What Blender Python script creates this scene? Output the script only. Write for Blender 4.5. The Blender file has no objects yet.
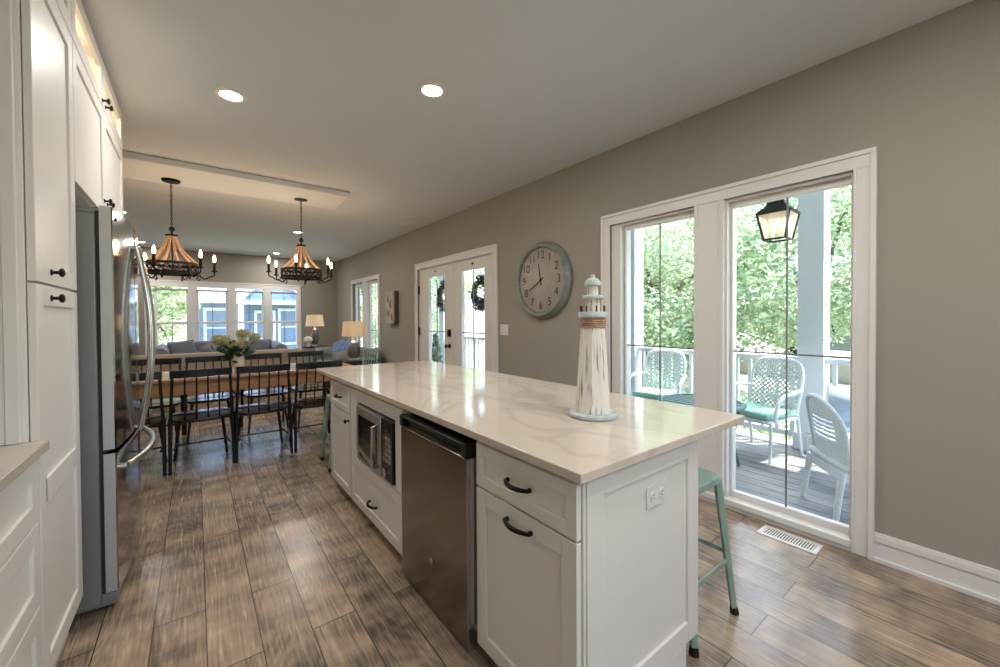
import bpy, bmesh, math, random
import numpy as np
from mathutils import Vector, Matrix

C = bpy.context.scene.collection
sc = bpy.context.scene
PI = math.pi
random.seed(7)

# ------------------------------------------------------------------ camera
cam = bpy.data.cameras.new('camera'); camo = bpy.data.objects.new('camera', cam); C.objects.link(camo)
YAW, PITCH, ROLL, EYE = 0.65186, -0.014022, -0.005289, 1.32
_fw = Vector((math.sin(YAW)*math.cos(PITCH), math.cos(YAW)*math.cos(PITCH), math.sin(PITCH)))
_r = Vector((math.cos(YAW), -math.sin(YAW), 0)); _u = _r.cross(_fw)
_r2 = _r*math.cos(ROLL) + _u*math.sin(ROLL); _u2 = -_r*math.sin(ROLL) + _u*math.cos(ROLL)
mw = Matrix.Identity(4)
for i in range(3):
    mw[i][0], mw[i][1], mw[i][2] = _r2[i], _u2[i], -_fw[i]
mw[0][3], mw[1][3], mw[2][3] = 0, 0, EYE
camo.matrix_world = mw
cam.sensor_fit = 'HORIZONTAL'; cam.sensor_width = 36; cam.lens = 398.88/1000*36
cam.shift_y = -9.44/1000; cam.clip_start = 0.02; cam.clip_end = 300
sc.camera = camo

# ------------------------------------------------------------------ sky, sun, exposure
W = bpy.data.worlds.new('sky'); sc.world = W; W.use_nodes = True
nt = W.node_tree; nt.nodes.clear()
sky = nt.nodes.new('ShaderNodeTexSky'); sky.sky_type = 'NISHITA'; sky.sun_disc = False
sky.sun_elevation = math.radians(60); sky.sun_rotation = math.radians(80); sky.air_density = 1.0; sky.dust_density = 2.0
bg = nt.nodes.new('ShaderNodeBackground'); bg.inputs['Strength'].default_value = 0.80
wo = nt.nodes.new('ShaderNodeOutputWorld')
nt.links.new(sky.outputs[0], bg.inputs[0]); nt.links.new(bg.outputs[0], wo.inputs[0])
sl = bpy.data.lights.new('sun', 'SUN'); sl.energy = 11.0; sl.angle = 0.01; sl.color = (1, .95, .86)
so = bpy.data.objects.new('sun', sl); C.objects.link(so)
so.rotation_euler = Vector((0.34, -0.26, 0.88)).to_track_quat('Z', 'Y').to_euler()
sc.view_settings.view_transform = 'Standard'; sc.view_settings.look = 'None'
sc.view_settings.gamma = 1.0; sc.view_settings.use_curve_mapping = False
sc.view_settings.exposure = 0.55
sc.cycles.max_bounces = 8; sc.cycles.diffuse_bounces = 4; sc.cycles.transparent_max_bounces = 16
sc.cycles.sample_clamp_indirect = 4.0

DOWN_W, CANDLE_W, LAMP_W = 9.5, 1.3, 5.0

# ------------------------------------------------------------------ helpers
def lin(c):
    if isinstance(c, str):
        c = [int(c[i:i+2], 16)/255 for i in (0, 2, 4)]
    return tuple((x/12.92 if x <= .04045 else ((x+.055)/1.055)**2.4) for x in c)

def new_mat(name):
    m = bpy.data.materials.new(name); m.use_nodes = True
    return m, m.node_tree, m.node_tree.nodes['Principled BSDF']

def pmat(name, col, rough=.5, metal=0., var=.06, scale=14., bump=0., bscale=80., stretch=None, spec=None, emit=None, estr=0.):
    """principled material with a little noise in its colour"""
    m, t, b = new_mat(name)
    c = lin(col)
    tc = t.nodes.new('ShaderNodeTexCoord'); src = tc.outputs['Object']
    if stretch:
        mp = t.nodes.new('ShaderNodeMapping'); mp.inputs['Scale'].default_value = stretch
        t.links.new(src, mp.inputs[0]); src = mp.outputs[0]
    nz = t.nodes.new('ShaderNodeTexNoise'); nz.inputs['Scale'].default_value = scale; nz.inputs['Detail'].default_value = 4
    t.links.new(src, nz.inputs['Vector'])
    r = t.nodes.new('ShaderNodeValToRGB')
    r.color_ramp.elements[0].position = .3; r.color_ramp.elements[1].position = .7
    r.color_ramp.elements[0].color = tuple(max(0, x*(1-var)) for x in c)+(1,)
    r.color_ramp.elements[1].color = tuple(min(1, x*(1+var)) for x in c)+(1,)
    t.links.new(nz.outputs['Fac'], r.inputs[0]); t.links.new(r.outputs[0], b.inputs['Base Color'])
    b.inputs['Roughness'].default_value = rough; b.inputs['Metallic'].default_value = metal
    if spec is not None: b.inputs['Specular IOR Level'].default_value = spec
    if emit:
        b.inputs['Emission Color'].default_value = lin(emit)+(1,); b.inputs['Emission Strength'].default_value = estr
    if bump:
        n2 = t.nodes.new('ShaderNodeTexNoise'); n2.inputs['Scale'].default_value = bscale
        t.links.new(src, n2.inputs['Vector'])
        bp = t.nodes.new('ShaderNodeBump'); bp.inputs['Strength'].default_value = bump; bp.inputs['Distance'].default_value = .004
        t.links.new(n2.outputs['Fac'], bp.inputs['Height']); t.links.new(bp.outputs[0], b.inputs['Normal'])
    return m

def glass_mat(name, tint=(.97, .99, .98), refl=.07):
    m, t, b = new_mat(name); t.nodes.remove(b)
    tr = t.nodes.new('ShaderNodeBsdfTransparent'); tr.inputs[0].default_value = tint+(1,)
    gl = t.nodes.new('ShaderNodeBsdfGlossy'); gl.inputs['Roughness'].default_value = .02
    mx = t.nodes.new('ShaderNodeMixShader'); lw = t.nodes.new('ShaderNodeLayerWeight'); lw.inputs['Blend'].default_value = .5
    pw = t.nodes.new('ShaderNodeMath'); pw.operation = 'POWER'; pw.inputs[1].default_value = 4
    ma = t.nodes.new('ShaderNodeMath'); ma.operation = 'MULTIPLY_ADD'; ma.inputs[1].default_value = .45; ma.inputs[2].default_value = refl*.4
    t.links.new(lw.outputs['Facing'], pw.inputs[0]); t.links.new(pw.outputs[0], ma.inputs[0]); t.links.new(ma.outputs[0], mx.inputs[0]); t.links.new(tr.outputs[0], mx.inputs[1]); t.links.new(gl.outputs[0], mx.inputs[2])
    t.links.new(mx.outputs[0], t.nodes['Material Output'].inputs[0])
    return m

def emis(name, col, s):
    m, t, b = new_mat(name)
    b.inputs['Base Color'].default_value = lin(col)+(1,)
    b.inputs['Emission Color'].default_value = lin(col)+(1,); b.inputs['Emission Strength'].default_value = s
    nz = t.nodes.new('ShaderNodeTexNoise'); nz.inputs['Scale'].default_value = 3
    return m

class MB:
    def __init__(s): s.v = []; s.f = []
    def add(s, vs, fs):
        n = len(s.v); s.v += [tuple(v) for v in vs]; s.f += [tuple(i+n for i in f) for f in fs]; return s
    def box(s, x0, x1, y0, y1, z0, z1):
        x0, x1 = sorted((x0, x1)); y0, y1 = sorted((y0, y1)); z0, z1 = sorted((z0, z1))
        return s.add([(x0,y0,z0),(x1,y0,z0),(x1,y1,z0),(x0,y1,z0),(x0,y0,z1),(x1,y0,z1),(x1,y1,z1),(x0,y1,z1)],
                     [(0,3,2,1),(4,5,6,7),(0,1,5,4),(1,2,6,5),(2,3,7,6),(3,0,4,7)])
    def bar(s, p0, p1, w, h, up=(0,0,1), w1=None, h1=None):
        """rectangular bar from p0 to p1"""
        p0, p1 = Vector(p0), Vector(p1); d = (p1-p0).normalized(); u = Vector(up)
        if abs(d.dot(u)) > .98: u = Vector((0,1,0))
        a = d.cross(u).normalized(); b = a.cross(d)
        w1 = w if w1 is None else w1; h1 = h if h1 is None else h1
        vs = [p0+a*w/2*i+b*h/2*j for i, j in ((-1,-1),(1,-1),(1,1),(-1,1))] + [p1+a*w1/2*i+b*h1/2*j for i, j in ((-1,-1),(1,-1),(1,1),(-1,1))]
        return s.add(vs, [(0,3,2,1),(4,5,6,7),(0,1,5,4),(1,2,6,5),(2,3,7,6),(3,0,4,7)][:0] + [(3,2,1,0),(4,5,6,7),(0,1,5,4),(1,2,6,5),(2,3,7,6),(3,0,4,7)])
    def tube(s, pts, r, n=10, closed=False, flat=None):
        pts = [Vector(p) for p in pts]; k = len(pts); rs = r if isinstance(r, (list, tuple)) else [r]*k
        vs = []; prev = None
        for i, p in enumerate(pts):
            a = pts[(i-1) % k] if (closed or i > 0) else p; b = pts[(i+1) % k] if (closed or i < k-1) else p
            d = (b-a).normalized()
            if prev is None:
                u = Vector((0,0,1)) if abs(d.z) < .9 else Vector((1,0,0))
                u = (u - d*u.dot(d)).normalized()
            else:
                u = (prev - d*prev.dot(d)).normalized()
            prev = u; w = d.cross(u)
            fl = flat or 1
            for j in range(n):
                t = 2*PI*j/n; vs.append(p + u*math.cos(t)*rs[i] + w*math.sin(t)*rs[i]*fl)
        fs = []
        for i in range(k if closed else k-1):
            i2 = (i+1) % k
            for j in range(n):
                j2 = (j+1) % n
                fs.append((i*n+j, i*n+j2, i2*n+j2, i2*n+j))
        if not closed:
            fs.append(tuple(range(n))[::-1]); fs.append(tuple((k-1)*n+j for j in range(n)))
        return s.add(vs, fs)
    def cyl(s, p0, p1, r0, r1=None, n=16): return s.tube([p0, p1], [r0, r0 if r1 is None else r1], n)
    def lathe(s, prof, c=(0,0,0), n=32, ax='z', capped=True):
        vs = []
        for r, z in prof:
            for j in range(n):
                t = 2*PI*j/n; a, b = r*math.cos(t), r*math.sin(t)
                p = (a, b, z) if ax == 'z' else ((z, a, b) if ax == 'x' else (b, z, a))
                vs.append((p[0]+c[0], p[1]+c[1], p[2]+c[2]))
        fs = [(i*n+j, i*n+(j+1) % n, (i+1)*n+(j+1) % n, (i+1)*n+j) for i in range(len(prof)-1) for j in range(n)]
        if capped:
            fs.append(tuple(range(n))[::-1]); fs.append(tuple((len(prof)-1)*n+j for j in range(n)))
        return s.add(vs, fs)
    def prism(s, poly, m0, m1):
        """poly: 2d points; m0, m1 map a 2d point to the two 3d ends"""
        n = len(poly)
        return s.add([m0(*p) for p in poly]+[m1(*p) for p in poly],
                     [tuple(range(n))[::-1], tuple(range(n, 2*n))]+[(i, (i+1) % n, n+(i+1) % n, n+i) for i in range(n)])
    def blob(s, c, r, n=12, m=8, seed=None, amp=0.):
        rnd = random.Random(seed)
        vs = []
        for i in range(m+1):
            th = PI*i/m
            for j in range(n):
                ph = 2*PI*j/n; k = 1+amp*(rnd.random()-.5)
                vs.append((c[0]+r[0]*k*math.sin(th)*math.cos(ph), c[1]+r[1]*k*math.sin(th)*math.sin(ph), c[2]+r[2]*k*math.cos(th)))
        fs = [(i*n+j, (i+1)*n+j, (i+1)*n+(j+1) % n, i*n+(j+1) % n) for i in range(m) for j in range(n)]
        return s.add(vs, fs)
    def cushion(s, c, ax, ay, az, hx, hy, hz, p=4., n=14, puff=1.):
        """super-ellipsoid pillow; ax, ay, az unit axes"""
        ax, ay, az, c = Vector(ax), Vector(ay), Vector(az), Vector(c)
        vs = []; fs = []
        for side in (1, -1):
            base = len(vs)
            for i in range(n+1):
                for j in range(n+1):
                    u, v = -1+2*i/n, -1+2*j/n
                    k = max(0, (1-abs(u)**p))*max(0, (1-abs(v)**p))
                    pin = 1-.05*puff*(1-abs(u*v))*0
                    vs.append(c+ax*u*hx*pin+ay*v*hy*pin+az*side*hz*(.12+.88*k**.5))
            for i in range(n):
                for j in range(n):
                    q = (base+i*(n+1)+j, base+(i+1)*(n+1)+j, base+(i+1)*(n+1)+j+1, base+i*(n+1)+j+1)
                    fs.append(q if side > 0 else q[::-1])
        N = (n+1)*(n+1)
        def rim(i, j): return i*(n+1)+j
        ring = [rim(i, 0) for i in range(n)]+[rim(n, j) for j in range(n)]+[rim(i, n) for i in range(n, 0, -1)]+[rim(0, j) for j in range(n, 0, -1)]
        for a in range(len(ring)):
            b = (a+1) % len(ring)
            fs.append((ring[a], ring[a]+N, ring[b]+N, ring[b]))
        return s.add(vs, fs)
    def build(s, name, mat, parent=None, bevel=0., smooth=True, angle=38, seg=2, subd=0):
        me = bpy.data.meshes.new(name)
        off = Vector((0,0,0)); p = parent
        while p is not None: off += p.location; p = p.parent
        me.from_pydata([tuple(Vector(v)-off) for v in s.v], [], s.f); me.update()
        me.materials.append(mat)
        if smooth:
            me.polygons.foreach_set('use_smooth', [True]*len(me.polygons))
            me.set_sharp_from_angle(angle=math.radians(angle))
        o = bpy.data.objects.new(name, me); C.objects.link(o)
        if parent is not None: o.parent = parent
        if bevel:
            md = o.modifiers.new('edge', 'BEVEL'); md.width = bevel; md.segments = seg; md.limit_method = 'ANGLE'; md.angle_limit = math.radians(40)
        if subd:
            md = o.modifiers.new('sub', 'SUBSURF'); md.levels = subd; md.render_levels = subd
        return o

def tag(o, label=None, cat=None, group=None, kind=None):
    for k, v in (('label', label), ('category', cat), ('group', group), ('kind', kind)):
        if v: o[k] = v
    return o
def thing(name, label, cat, loc=(0,0,0), rz=0., group=None, kind=None):
    o = bpy.data.objects.new(name, None); o.empty_display_size = .1; C.objects.link(o)
    o.location = loc; o.rotation_euler = (0,0,rz)
    return tag(o, label, cat, group, kind)
def struct(o): o['kind'] = 'structure'; return o
def dup(root, loc, rz=0., label=None, group=None):
    r = root.copy(); C.objects.link(r); r.location = loc; r.rotation_euler = (0,0,rz)
    if label: r['label'] = label
    if group: r['group'] = group
    for ch in list(root.children):
        c = ch.copy(); C.objects.link(c); c.parent = r
        for g in list(ch.children):
            d = g.copy(); C.objects.link(d); d.parent = c
    return r
def lamp_light(name, kind, loc, energy, col, parent=None, size=.1, rot=None, spread=None):
    l = bpy.data.lights.new(name, kind); l.energy = energy; l.color = col
    if kind == 'AREA':
        l.shape = 'DISK'; l.size = size
        if spread: l.spread = spread
    else: l.shadow_soft_size = size
    o = bpy.data.objects.new(name, l); C.objects.link(o)
    off = Vector((0,0,0)); p = parent
    while p is not None: off += p.location; p = p.parent
    o.location = Vector(loc)-off
    if parent is not None: o.parent = parent
    return o
def arc(n, f): return [f(i/n) for i in range(n+1)]
def leaf_mesh(mb, centers, size, rnd, elong=1.0):
    """small folded leaves scattered at centers"""
    for c in centers:
        u = Vector((rnd.gauss(0,1), rnd.gauss(0,1), rnd.gauss(0,1)*.7)).normalized()
        w = u.cross(Vector((rnd.gauss(0,1), rnd.gauss(0,1), rnd.gauss(0,1)))).normalized()
        s_ = size*(.6+.8*rnd.random()); c = Vector(c)
        mb.add([c-u*s_*elong, c+w*s_*.45, c+u*s_*elong, c-w*s_*.45], [(0,1,2,3)])

# ------------------------------------------------------------------ materials
M = {}
M['wall'] = pmat('greige_wall_paint', 'a09a90', .85, var=.015, scale=3, bump=.05, bscale=260, spec=.2)
M['ceil'] = pmat('ceiling_paint', 'd6d8da', .9, var=.012, scale=2, spec=.2)
M['white'] = pmat('white_cabinet_paint', 'e6e2dc', .38, var=.012, scale=4)
M['trim'] = pmat('white_trim_paint', 'e2dfdb', .42, var=.012, scale=4)
M['black'] = pmat('black_metal', '1b1a1a', .42, metal=.6, var=.15, scale=30)
M['blackplastic'] = pmat('black_plastic', '141416', .3, var=.1, scale=20)
M['chairblack'] = pmat('black_chair_paint', '0f0f12', .24, var=.15, scale=20)
M['seatblack'] = pmat('glossy_black_seat_paint', '121318', .16, var=.1, scale=10, spec=.9)
M['doorside'] = pmat('light_grey_door_side', 'bab9b7', .4, metal=.3, var=.02)  # grey lightened to carry the white reflected in the door side
M['steel'] = pmat('brushed_stainless', 'a7a2a0', .11, metal=1., var=.05, scale=3, stretch=(1, 1, 60))
M['steeldark'] = pmat('dark_brushed_stainless', '8f8580', .22, metal=1., var=.05, scale=3, stretch=(60, 1, 1))
M['steellight'] = pmat('polished_steel', 'cfcdcb', .18, metal=1., var=.03)
M['steelsatin'] = pmat('satin_stainless', 'c4c0bc', .4, metal=.85, var=.03)
M['greycase'] = pmat('grey_appliance_case', '8b8a89', .45, metal=.35, var=.04)
M['gasket'] = pmat('dark_gasket', '2b2a2c', .6)
M['glass'] = glass_mat('window_glass')
def seeded_mat():
    m, t, b = new_mat('frosted_lantern_glass'); t.nodes.remove(b)
    a = t.nodes.new('ShaderNodeBsdfTransparent'); d = t.nodes.new('ShaderNodeBsdfTranslucent'); e = t.nodes.new('ShaderNodeBsdfDiffuse')
    d.inputs[0].default_value = (.9, .88, .82, 1); e.inputs[0].default_value = (.85, .84, .8, 1)
    x = t.nodes.new('ShaderNodeMixShader'); y = t.nodes.new('ShaderNodeMixShader'); y.inputs[0].default_value = .55
    t.links.new(d.outputs[0], x.inputs[1]); t.links.new(e.outputs[0], x.inputs[2]); t.links.new(a.outputs[0], y.inputs[1]); t.links.new(x.outputs[0], y.inputs[2])
    t.links.new(y.outputs[0], t.nodes['Material Output'].inputs[0]); return m
M['seeded'] = seeded_mat()
M['darkglass'] = pmat('dark_oven_glass', '0d0d12', .06, var=.1)
M['teal'] = pmat('worn_green_metal', '93ada0', .42, metal=.1, var=.22, scale=9)
M['rubber'] = pmat('black_rubber', '111111', .7)
M['fabric_beige'] = pmat('beige_upholstery', 'a39484', .95, var=.08, scale=60, bump=.3, bscale=300)
M['fabric_grey'] = pmat('grey_upholstery', '8d8a94', .95, var=.1, scale=50, bump=.3, bscale=300)
M['fabric_sage'] = pmat('grey_green_upholstery', '8b8c84', .95, var=.1, scale=50, bump=.3, bscale=300)
M['fabric_slate'] = pmat('slate_pillow_fabric', '6d737c', .95, var=.12, scale=40, bump=.3, bscale=300)
M['fabric_blue'] = pmat('blue_print_fabric', '7d92b8', .95, var=.5, scale=22)
M['shade'] = None
M['iron'] = pmat('dark_wrought_iron', '1f1b19', .5, metal=.7, var=.2, scale=30)
M['deck'] = None
M['porchwhite'] = pmat('porch_white_paint', 'd3dae0', .5, var=.02, scale=3)
M['lightwood'] = pmat('pine_board', 'b07f57', .45, var=.22, scale=5, stretch=(1.2, 14, 14))
M['tabletop'] = pmat('table_top_wood', 'b78d6c', .22, var=.2, scale=4, stretch=(1.5, 16, 16))
M['rope'] = pmat('natural_wood_beads', 'a98a70', .7, var=.3, scale=70)
M['wicker'] = pmat('white_painted_wicker', 'dde2e6', .6, var=.1, scale=60, bump=.5, bscale=200)
M['patiowhite'] = pmat('white_patio_metal', 'e2e6e8', .45, var=.05)
M['tealcushion'] = pmat('teal_cushion_fabric', '8fbfb0', .9, var=.1, scale=40)
M['tealdark'] = pmat('dark_teal_metal', '3e6a67', .4, var=.15)
M['bulb'] = emis('warm_bulb', 'ffd9a0', 22)
M['downdisc'] = emis('downlight_lens', 'ffe9cc', 14)

def floor_mat():
    m, t, b = new_mat('grey_brown_wood_planks'); N, L = t.nodes.new, t.links.new
    g = N('ShaderNodeNewGeometry'); sep = N('ShaderNodeSeparateXYZ'); L(g.outputs['Position'], sep.inputs[0])
    cm = N('ShaderNodeCombineXYZ')
    ax = N('ShaderNodeMath'); ax.operation = 'ADD'; ax.inputs[1].default_value = -.02+18; L(sep.outputs['X'], ax.inputs[0])
    ay = N('ShaderNodeMath'); ay.operation = 'ADD'; ay.inputs[1].default_value = 31.1; L(sep.outputs['Y'], ay.inputs[0])
    L(ay.outputs[0], cm.inputs['X']); L(ax.outputs[0], cm.inputs['Y'])
    br = N('ShaderNodeTexBrick'); L(cm.outputs[0], br.inputs['Vector'])
    br.offset = .37; br.offset_frequency = 2; br.squash = 1; br.inputs['Scale'].default_value = 1
    br.inputs['Brick Width'].default_value = 1.15; br.inputs['Row Height'].default_value = .18
    br.inputs['Mortar Size'].default_value = .0022; br.inputs['Mortar Smooth'].default_value = .1; br.inputs['Bias'].default_value = 0
    br.inputs['Color1'].default_value = (0,0,0,1); br.inputs['Color2'].default_value = (1,1,1,1); br.inputs['Mortar'].default_value = (.5,.5,.5,1)
    # per-plank offset of the grain
    sx = N('ShaderNodeVectorMath'); sx.operation = 'MULTIPLY_ADD'
    sx.inputs[1].default_value = (7.3, 3.1, 5.7); L(br.outputs['Color'], sx.inputs[0]); L(g.outputs['Position'], sx.inputs[2])
    mp = N('ShaderNodeMapping'); mp.inputs['Scale'].default_value = (1, .05, 1); L(sx.outputs[0], mp.inputs[0])
    gr = N('ShaderNodeTexNoise'); gr.inputs['Scale'].default_value = 110; gr.inputs['Detail'].default_value = 8; gr.inputs['Distortion'].default_value = .6
    L(mp.outputs[0], gr.inputs['Vector'])
    mp2 = N('ShaderNodeMapping'); mp2.inputs['Scale'].default_value = (1, .15, 1); L(sx.outputs[0], mp2.inputs[0])
    wv = N('ShaderNodeTexNoise'); wv.inputs['Scale'].default_value = 4.0; wv.inputs['Detail'].default_value = 1; L(mp2.outputs[0], wv.inputs['Vector'])
    rings = N('ShaderNodeMath'); rings.operation = 'MULTIPLY'; rings.inputs[1].default_value = 230; L(wv.outputs['Fac'], rings.inputs[0])
    sn = N('ShaderNodeMath'); sn.operation = 'SINE'; L(rings.outputs[0], sn.inputs[0])
    big = N('ShaderNodeTexNoise'); big.inputs['Scale'].default_value = 5.5; big.inputs['Detail'].default_value = 3
    mp3 = N('ShaderNodeMapping'); mp3.inputs['Scale'].default_value = (.6, 1.3, 1); L(sx.outputs[0], mp3.inputs[0]); L(mp3.outputs[0], big.inputs['Vector'])
    def mul(a, k, add=0.):
        n = N('ShaderNodeMath'); n.operation = 'MULTIPLY_ADD'; n.inputs[1].default_value = k; n.inputs[2].default_value = add; L(a, n.inputs[0]); return n.outputs[0]
    def plus(a, b_):
        n = N('ShaderNodeMath'); n.operation = 'ADD'; L(a, n.inputs[0]); L(b_, n.inputs[1]); return n.outputs[0]
    v = plus(plus(mul(br.outputs['Color'], .32, -.16), mul(gr.outputs['Fac'], .9, -.45)), plus(mul(sn.outputs[0], .06), mul(big.outputs['Fac'], 1.15, -.575+.52)))
    cr = N('ShaderNodeValToRGB'); e = cr.color_ramp.elements
    e[0].position = .12; e[0].color = lin('544a41')+(1,)
    e[1].position = .88; e[1].color = lin('bfa78d')+(1,)
    k = e.new(.38); k.color = lin('837365')+(1,)
    k = e.new(.62); k.color = lin('a28f7b')+(1,)
    L(v, cr.inputs[0])
    mx = N('ShaderNodeMix'); mx.data_type = 'RGBA'; L(br.outputs['Fac'], mx.inputs['Factor']); L(cr.outputs[0], mx.inputs[6]); mx.inputs[7].default_value = lin('3a322c')+(1,)
    L(mx.outputs[2], b.inputs['Base Color'])
    rr = N('ShaderNodeMapRange'); rr.inputs['To Min'].default_value = .19; rr.inputs['To Max'].default_value = .32; b.inputs['Specular IOR Level'].default_value = .5; L(gr.outputs['Fac'], rr.inputs['Value']); L(rr.outputs[0], b.inputs['Roughness'])
    bp = N('ShaderNodeBump'); bp.inputs['Strength'].default_value = .05; bp.inputs['Distance'].default_value = .002
    hh = N('ShaderNodeMath'); hh.operation = 'SUBTRACT'; L(gr.outputs['Fac'], hh.inputs[0]); L(br.outputs['Fac'], hh.inputs[1])
    L(hh.outputs[0], bp.inputs['Height']); L(bp.outputs[0], b.inputs['Normal'])
    return m
def quartz_mat():
    m, t, b = new_mat('white_veined_quartz'); N, L = t.nodes.new, t.links.new
    tc = N('ShaderNodeNewGeometry')
    mp = N('ShaderNodeMapping'); mp.inputs['Rotation'].default_value = (0, 0, .6); mp.inputs['Scale'].default_value = (1.6, .75, 1); L(tc.outputs['Position'], mp.inputs[0])
    nz = N('ShaderNodeTexNoise'); nz.inputs['Scale'].default_value = 1.5; nz.inputs['Detail'].default_value = 7; nz.inputs['Distortion'].default_value = 1.1; L(mp.outputs[0], nz.inputs['Vector'])
    a = N('ShaderNodeMath'); a.operation = 'SUBTRACT'; a.inputs[1].default_value = .5; L(nz.outputs['Fac'], a.inputs[0])
    ab = N('ShaderNodeMath'); ab.operation = 'ABSOLUTE'; L(a.outputs[0], ab.inputs[0])
    cr = N('ShaderNodeValToRGB'); e = cr.color_ramp.elements
    e[0].position = 0; e[0].color = lin('c8bcad')+(1,); e[1].position = .035; e[1].color = lin('d4c8ba')+(1,)
    L(ab.outputs[0], cr.inputs[0]); L(cr.outputs[0], b.inputs['Base Color'])
    b.inputs['Roughness'].default_value = .1; b.inputs['Specular IOR Level'].default_value = .5
    return m
def deck_mat():
    m, t, b = new_mat('weathered_grey_deck'); N, L = t.nodes.new, t.links.new
    g = N('ShaderNodeNewGeometry')
    mp = N('ShaderNodeMapping'); mp.inputs['Scale'].default_value = (9, .8, 1); L(g.outputs['Position'], mp.inputs[0])
    nz = N('ShaderNodeTexNoise'); nz.inputs['Scale'].default_value = 4; nz.inputs['Detail'].default_value = 5; L(mp.outputs[0], nz.inputs['Vector'])
    cr = N('ShaderNodeValToRGB'); e = cr.color_ramp.elements
    e[0].position = .3; e[0].color = lin('65676f')+(1,); e[1].position = .7; e[1].color = lin('8b8d93')+(1,)
    L(nz.outputs['Fac'], cr.inputs[0]); L(cr.outputs[0], b.inputs['Base Color']); b.inputs['Roughness'].default_value = .55
    return m
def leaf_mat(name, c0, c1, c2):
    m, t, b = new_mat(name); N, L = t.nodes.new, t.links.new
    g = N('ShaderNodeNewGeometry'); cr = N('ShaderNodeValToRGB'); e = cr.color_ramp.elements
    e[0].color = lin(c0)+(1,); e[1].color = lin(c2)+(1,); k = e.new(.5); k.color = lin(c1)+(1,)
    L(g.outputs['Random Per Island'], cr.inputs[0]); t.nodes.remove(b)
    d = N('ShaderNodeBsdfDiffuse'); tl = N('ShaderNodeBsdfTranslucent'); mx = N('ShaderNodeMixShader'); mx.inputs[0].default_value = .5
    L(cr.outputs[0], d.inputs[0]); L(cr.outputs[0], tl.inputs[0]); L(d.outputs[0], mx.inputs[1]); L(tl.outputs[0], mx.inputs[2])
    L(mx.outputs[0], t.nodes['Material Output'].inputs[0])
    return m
def shade_mat():
    m, t, b = new_mat('linen_lamp_shade'); N, L = t.nodes.new, t.links.new
    tc = N('ShaderNodeTexCoord'); nz = N('ShaderNodeTexNoise'); nz.inputs['Scale'].default_value = 90; L(tc.outputs['Object'], nz.inputs['Vector'])
    cr = N('ShaderNodeValToRGB'); cr.color_ramp.elements[0].color = lin('e6dccd')+(1,); cr.color_ramp.elements[1].color = lin('f4ece0')+(1,); L(nz.outputs['Fac'], cr.inputs[0])
    d = N('ShaderNodeBsdfDiffuse'); tl = N('ShaderNodeBsdfTranslucent'); mx = N('ShaderNodeMixShader'); mx.inputs[0].default_value = .55
    L(cr.outputs[0], d.inputs[0]); L(cr.outputs[0], tl.inputs[0]); L(d.outputs[0], mx.inputs[1]); L(tl.outputs[0], mx.inputs[2])
    t.nodes.remove(b); L(mx.outputs[0], t.nodes['Material Output'].inputs[0])
    return m
def distressed_mat():
    m, t, b = new_mat('chipped_white_paint_on_wood'); N, L = t.nodes.new, t.links.new
    tc = N('ShaderNodeTexCoord'); mp = N('ShaderNodeMapping'); mp.inputs['Scale'].default_value = (95, 95, 6); L(tc.outputs['Object'], mp.inputs[0])
    nz = N('ShaderNodeTexNoise'); nz.inputs['Scale'].default_value = 1; nz.inputs['Detail'].default_value = 6; L(mp.outputs[0], nz.inputs['Vector'])
    cr = N('ShaderNodeValToRGB'); e = cr.color_ramp.elements
    e[0].position = .34; e[0].color = lin('9c8c7c')+(1,); e[1].position = .46; e[1].color = lin('e8e4dc')+(1,)
    L(nz.outputs['Fac'], cr.inputs[0]); L(cr.outputs[0], b.inputs['Base Color']); b.inputs['Roughness'].default_value = .75
    return m
def siding_mat(name, col, step=.16):
    m, t, b = new_mat(name); N, L = t.nodes.new, t.links.new
    g = N('ShaderNodeNewGeometry'); s = N('ShaderNodeSeparateXYZ'); L(g.outputs['Position'], s.inputs[0])
    d = N('ShaderNodeMath'); d.operation = 'DIVIDE'; d.inputs[1].default_value = step; L(s.outputs['Z'], d.inputs[0])
    f = N('ShaderNodeMath'); f.operation = 'FRACT'; L(d.outputs[0], f.inputs[0])
    cr = N('ShaderNodeValToRGB'); e = cr.color_ramp.elements; c = lin(col)
    e[0].position = .06; e[0].color = tuple(x*.55 for x in c)+(1,); e[1].position = .14; e[1].color = c+(1,)
    L(f.outputs[0], cr.inputs[0]); L(cr.outputs[0], b.inputs['Base Color']); b.inputs['Roughness'].default_value = .7
    return m
M['floor'] = floor_mat(); M['quartz'] = quartz_mat(); M['deck'] = deck_mat(); M['shade'] = shade_mat(); M['distressed'] = distressed_mat()
M['leaf'] = leaf_mat('pale_green_leaves', '93a886', 'b9c8a4', 'e0e6cc')  # paler leaf tints, random from leaf to leaf
M['leafdark'] = leaf_mat('mid_green_leaves', '7c957e', 'a2b598', 'cad4ba')  # darker leaf tints for whole trees and the potted evergreen
M['leafvase'] = leaf_mat('dark_green_leaves', '2c4a3c', '3d5f4d', '587a60')
M['hydrangea'] = leaf_mat('pale_green_hydrangea', 'c3c69f', 'd8d9b8', 'e8e8cf')
M['wreath'] = leaf_mat('dark_wreath_leaves', '3b4440', '4c5a52', '6a7a6a')
M['wreathblue'] = leaf_mat('slate_blue_blooms', '4b5a78', '66769a', '8d9abb')
M['bark'] = pmat('tree_bark', '6a5c4e', .9, var=.3, scale=12)
M['grass'] = pmat('lawn_grass', 'a5a78f', .9, var=.35, scale=3, bump=.6, bscale=40)
M['asphalt'] = pmat('asphalt', '9a9997', .9, var=.1, scale=10)
M['siding'] = siding_mat('blue_clapboard', '6e86a8'); M['whitesiding'] = siding_mat('white_clapboard', 'dfe4ea')
M['roof'] = pmat('blue_grey_shingles', '7f93b4', .8, var=.2, scale=8)
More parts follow.
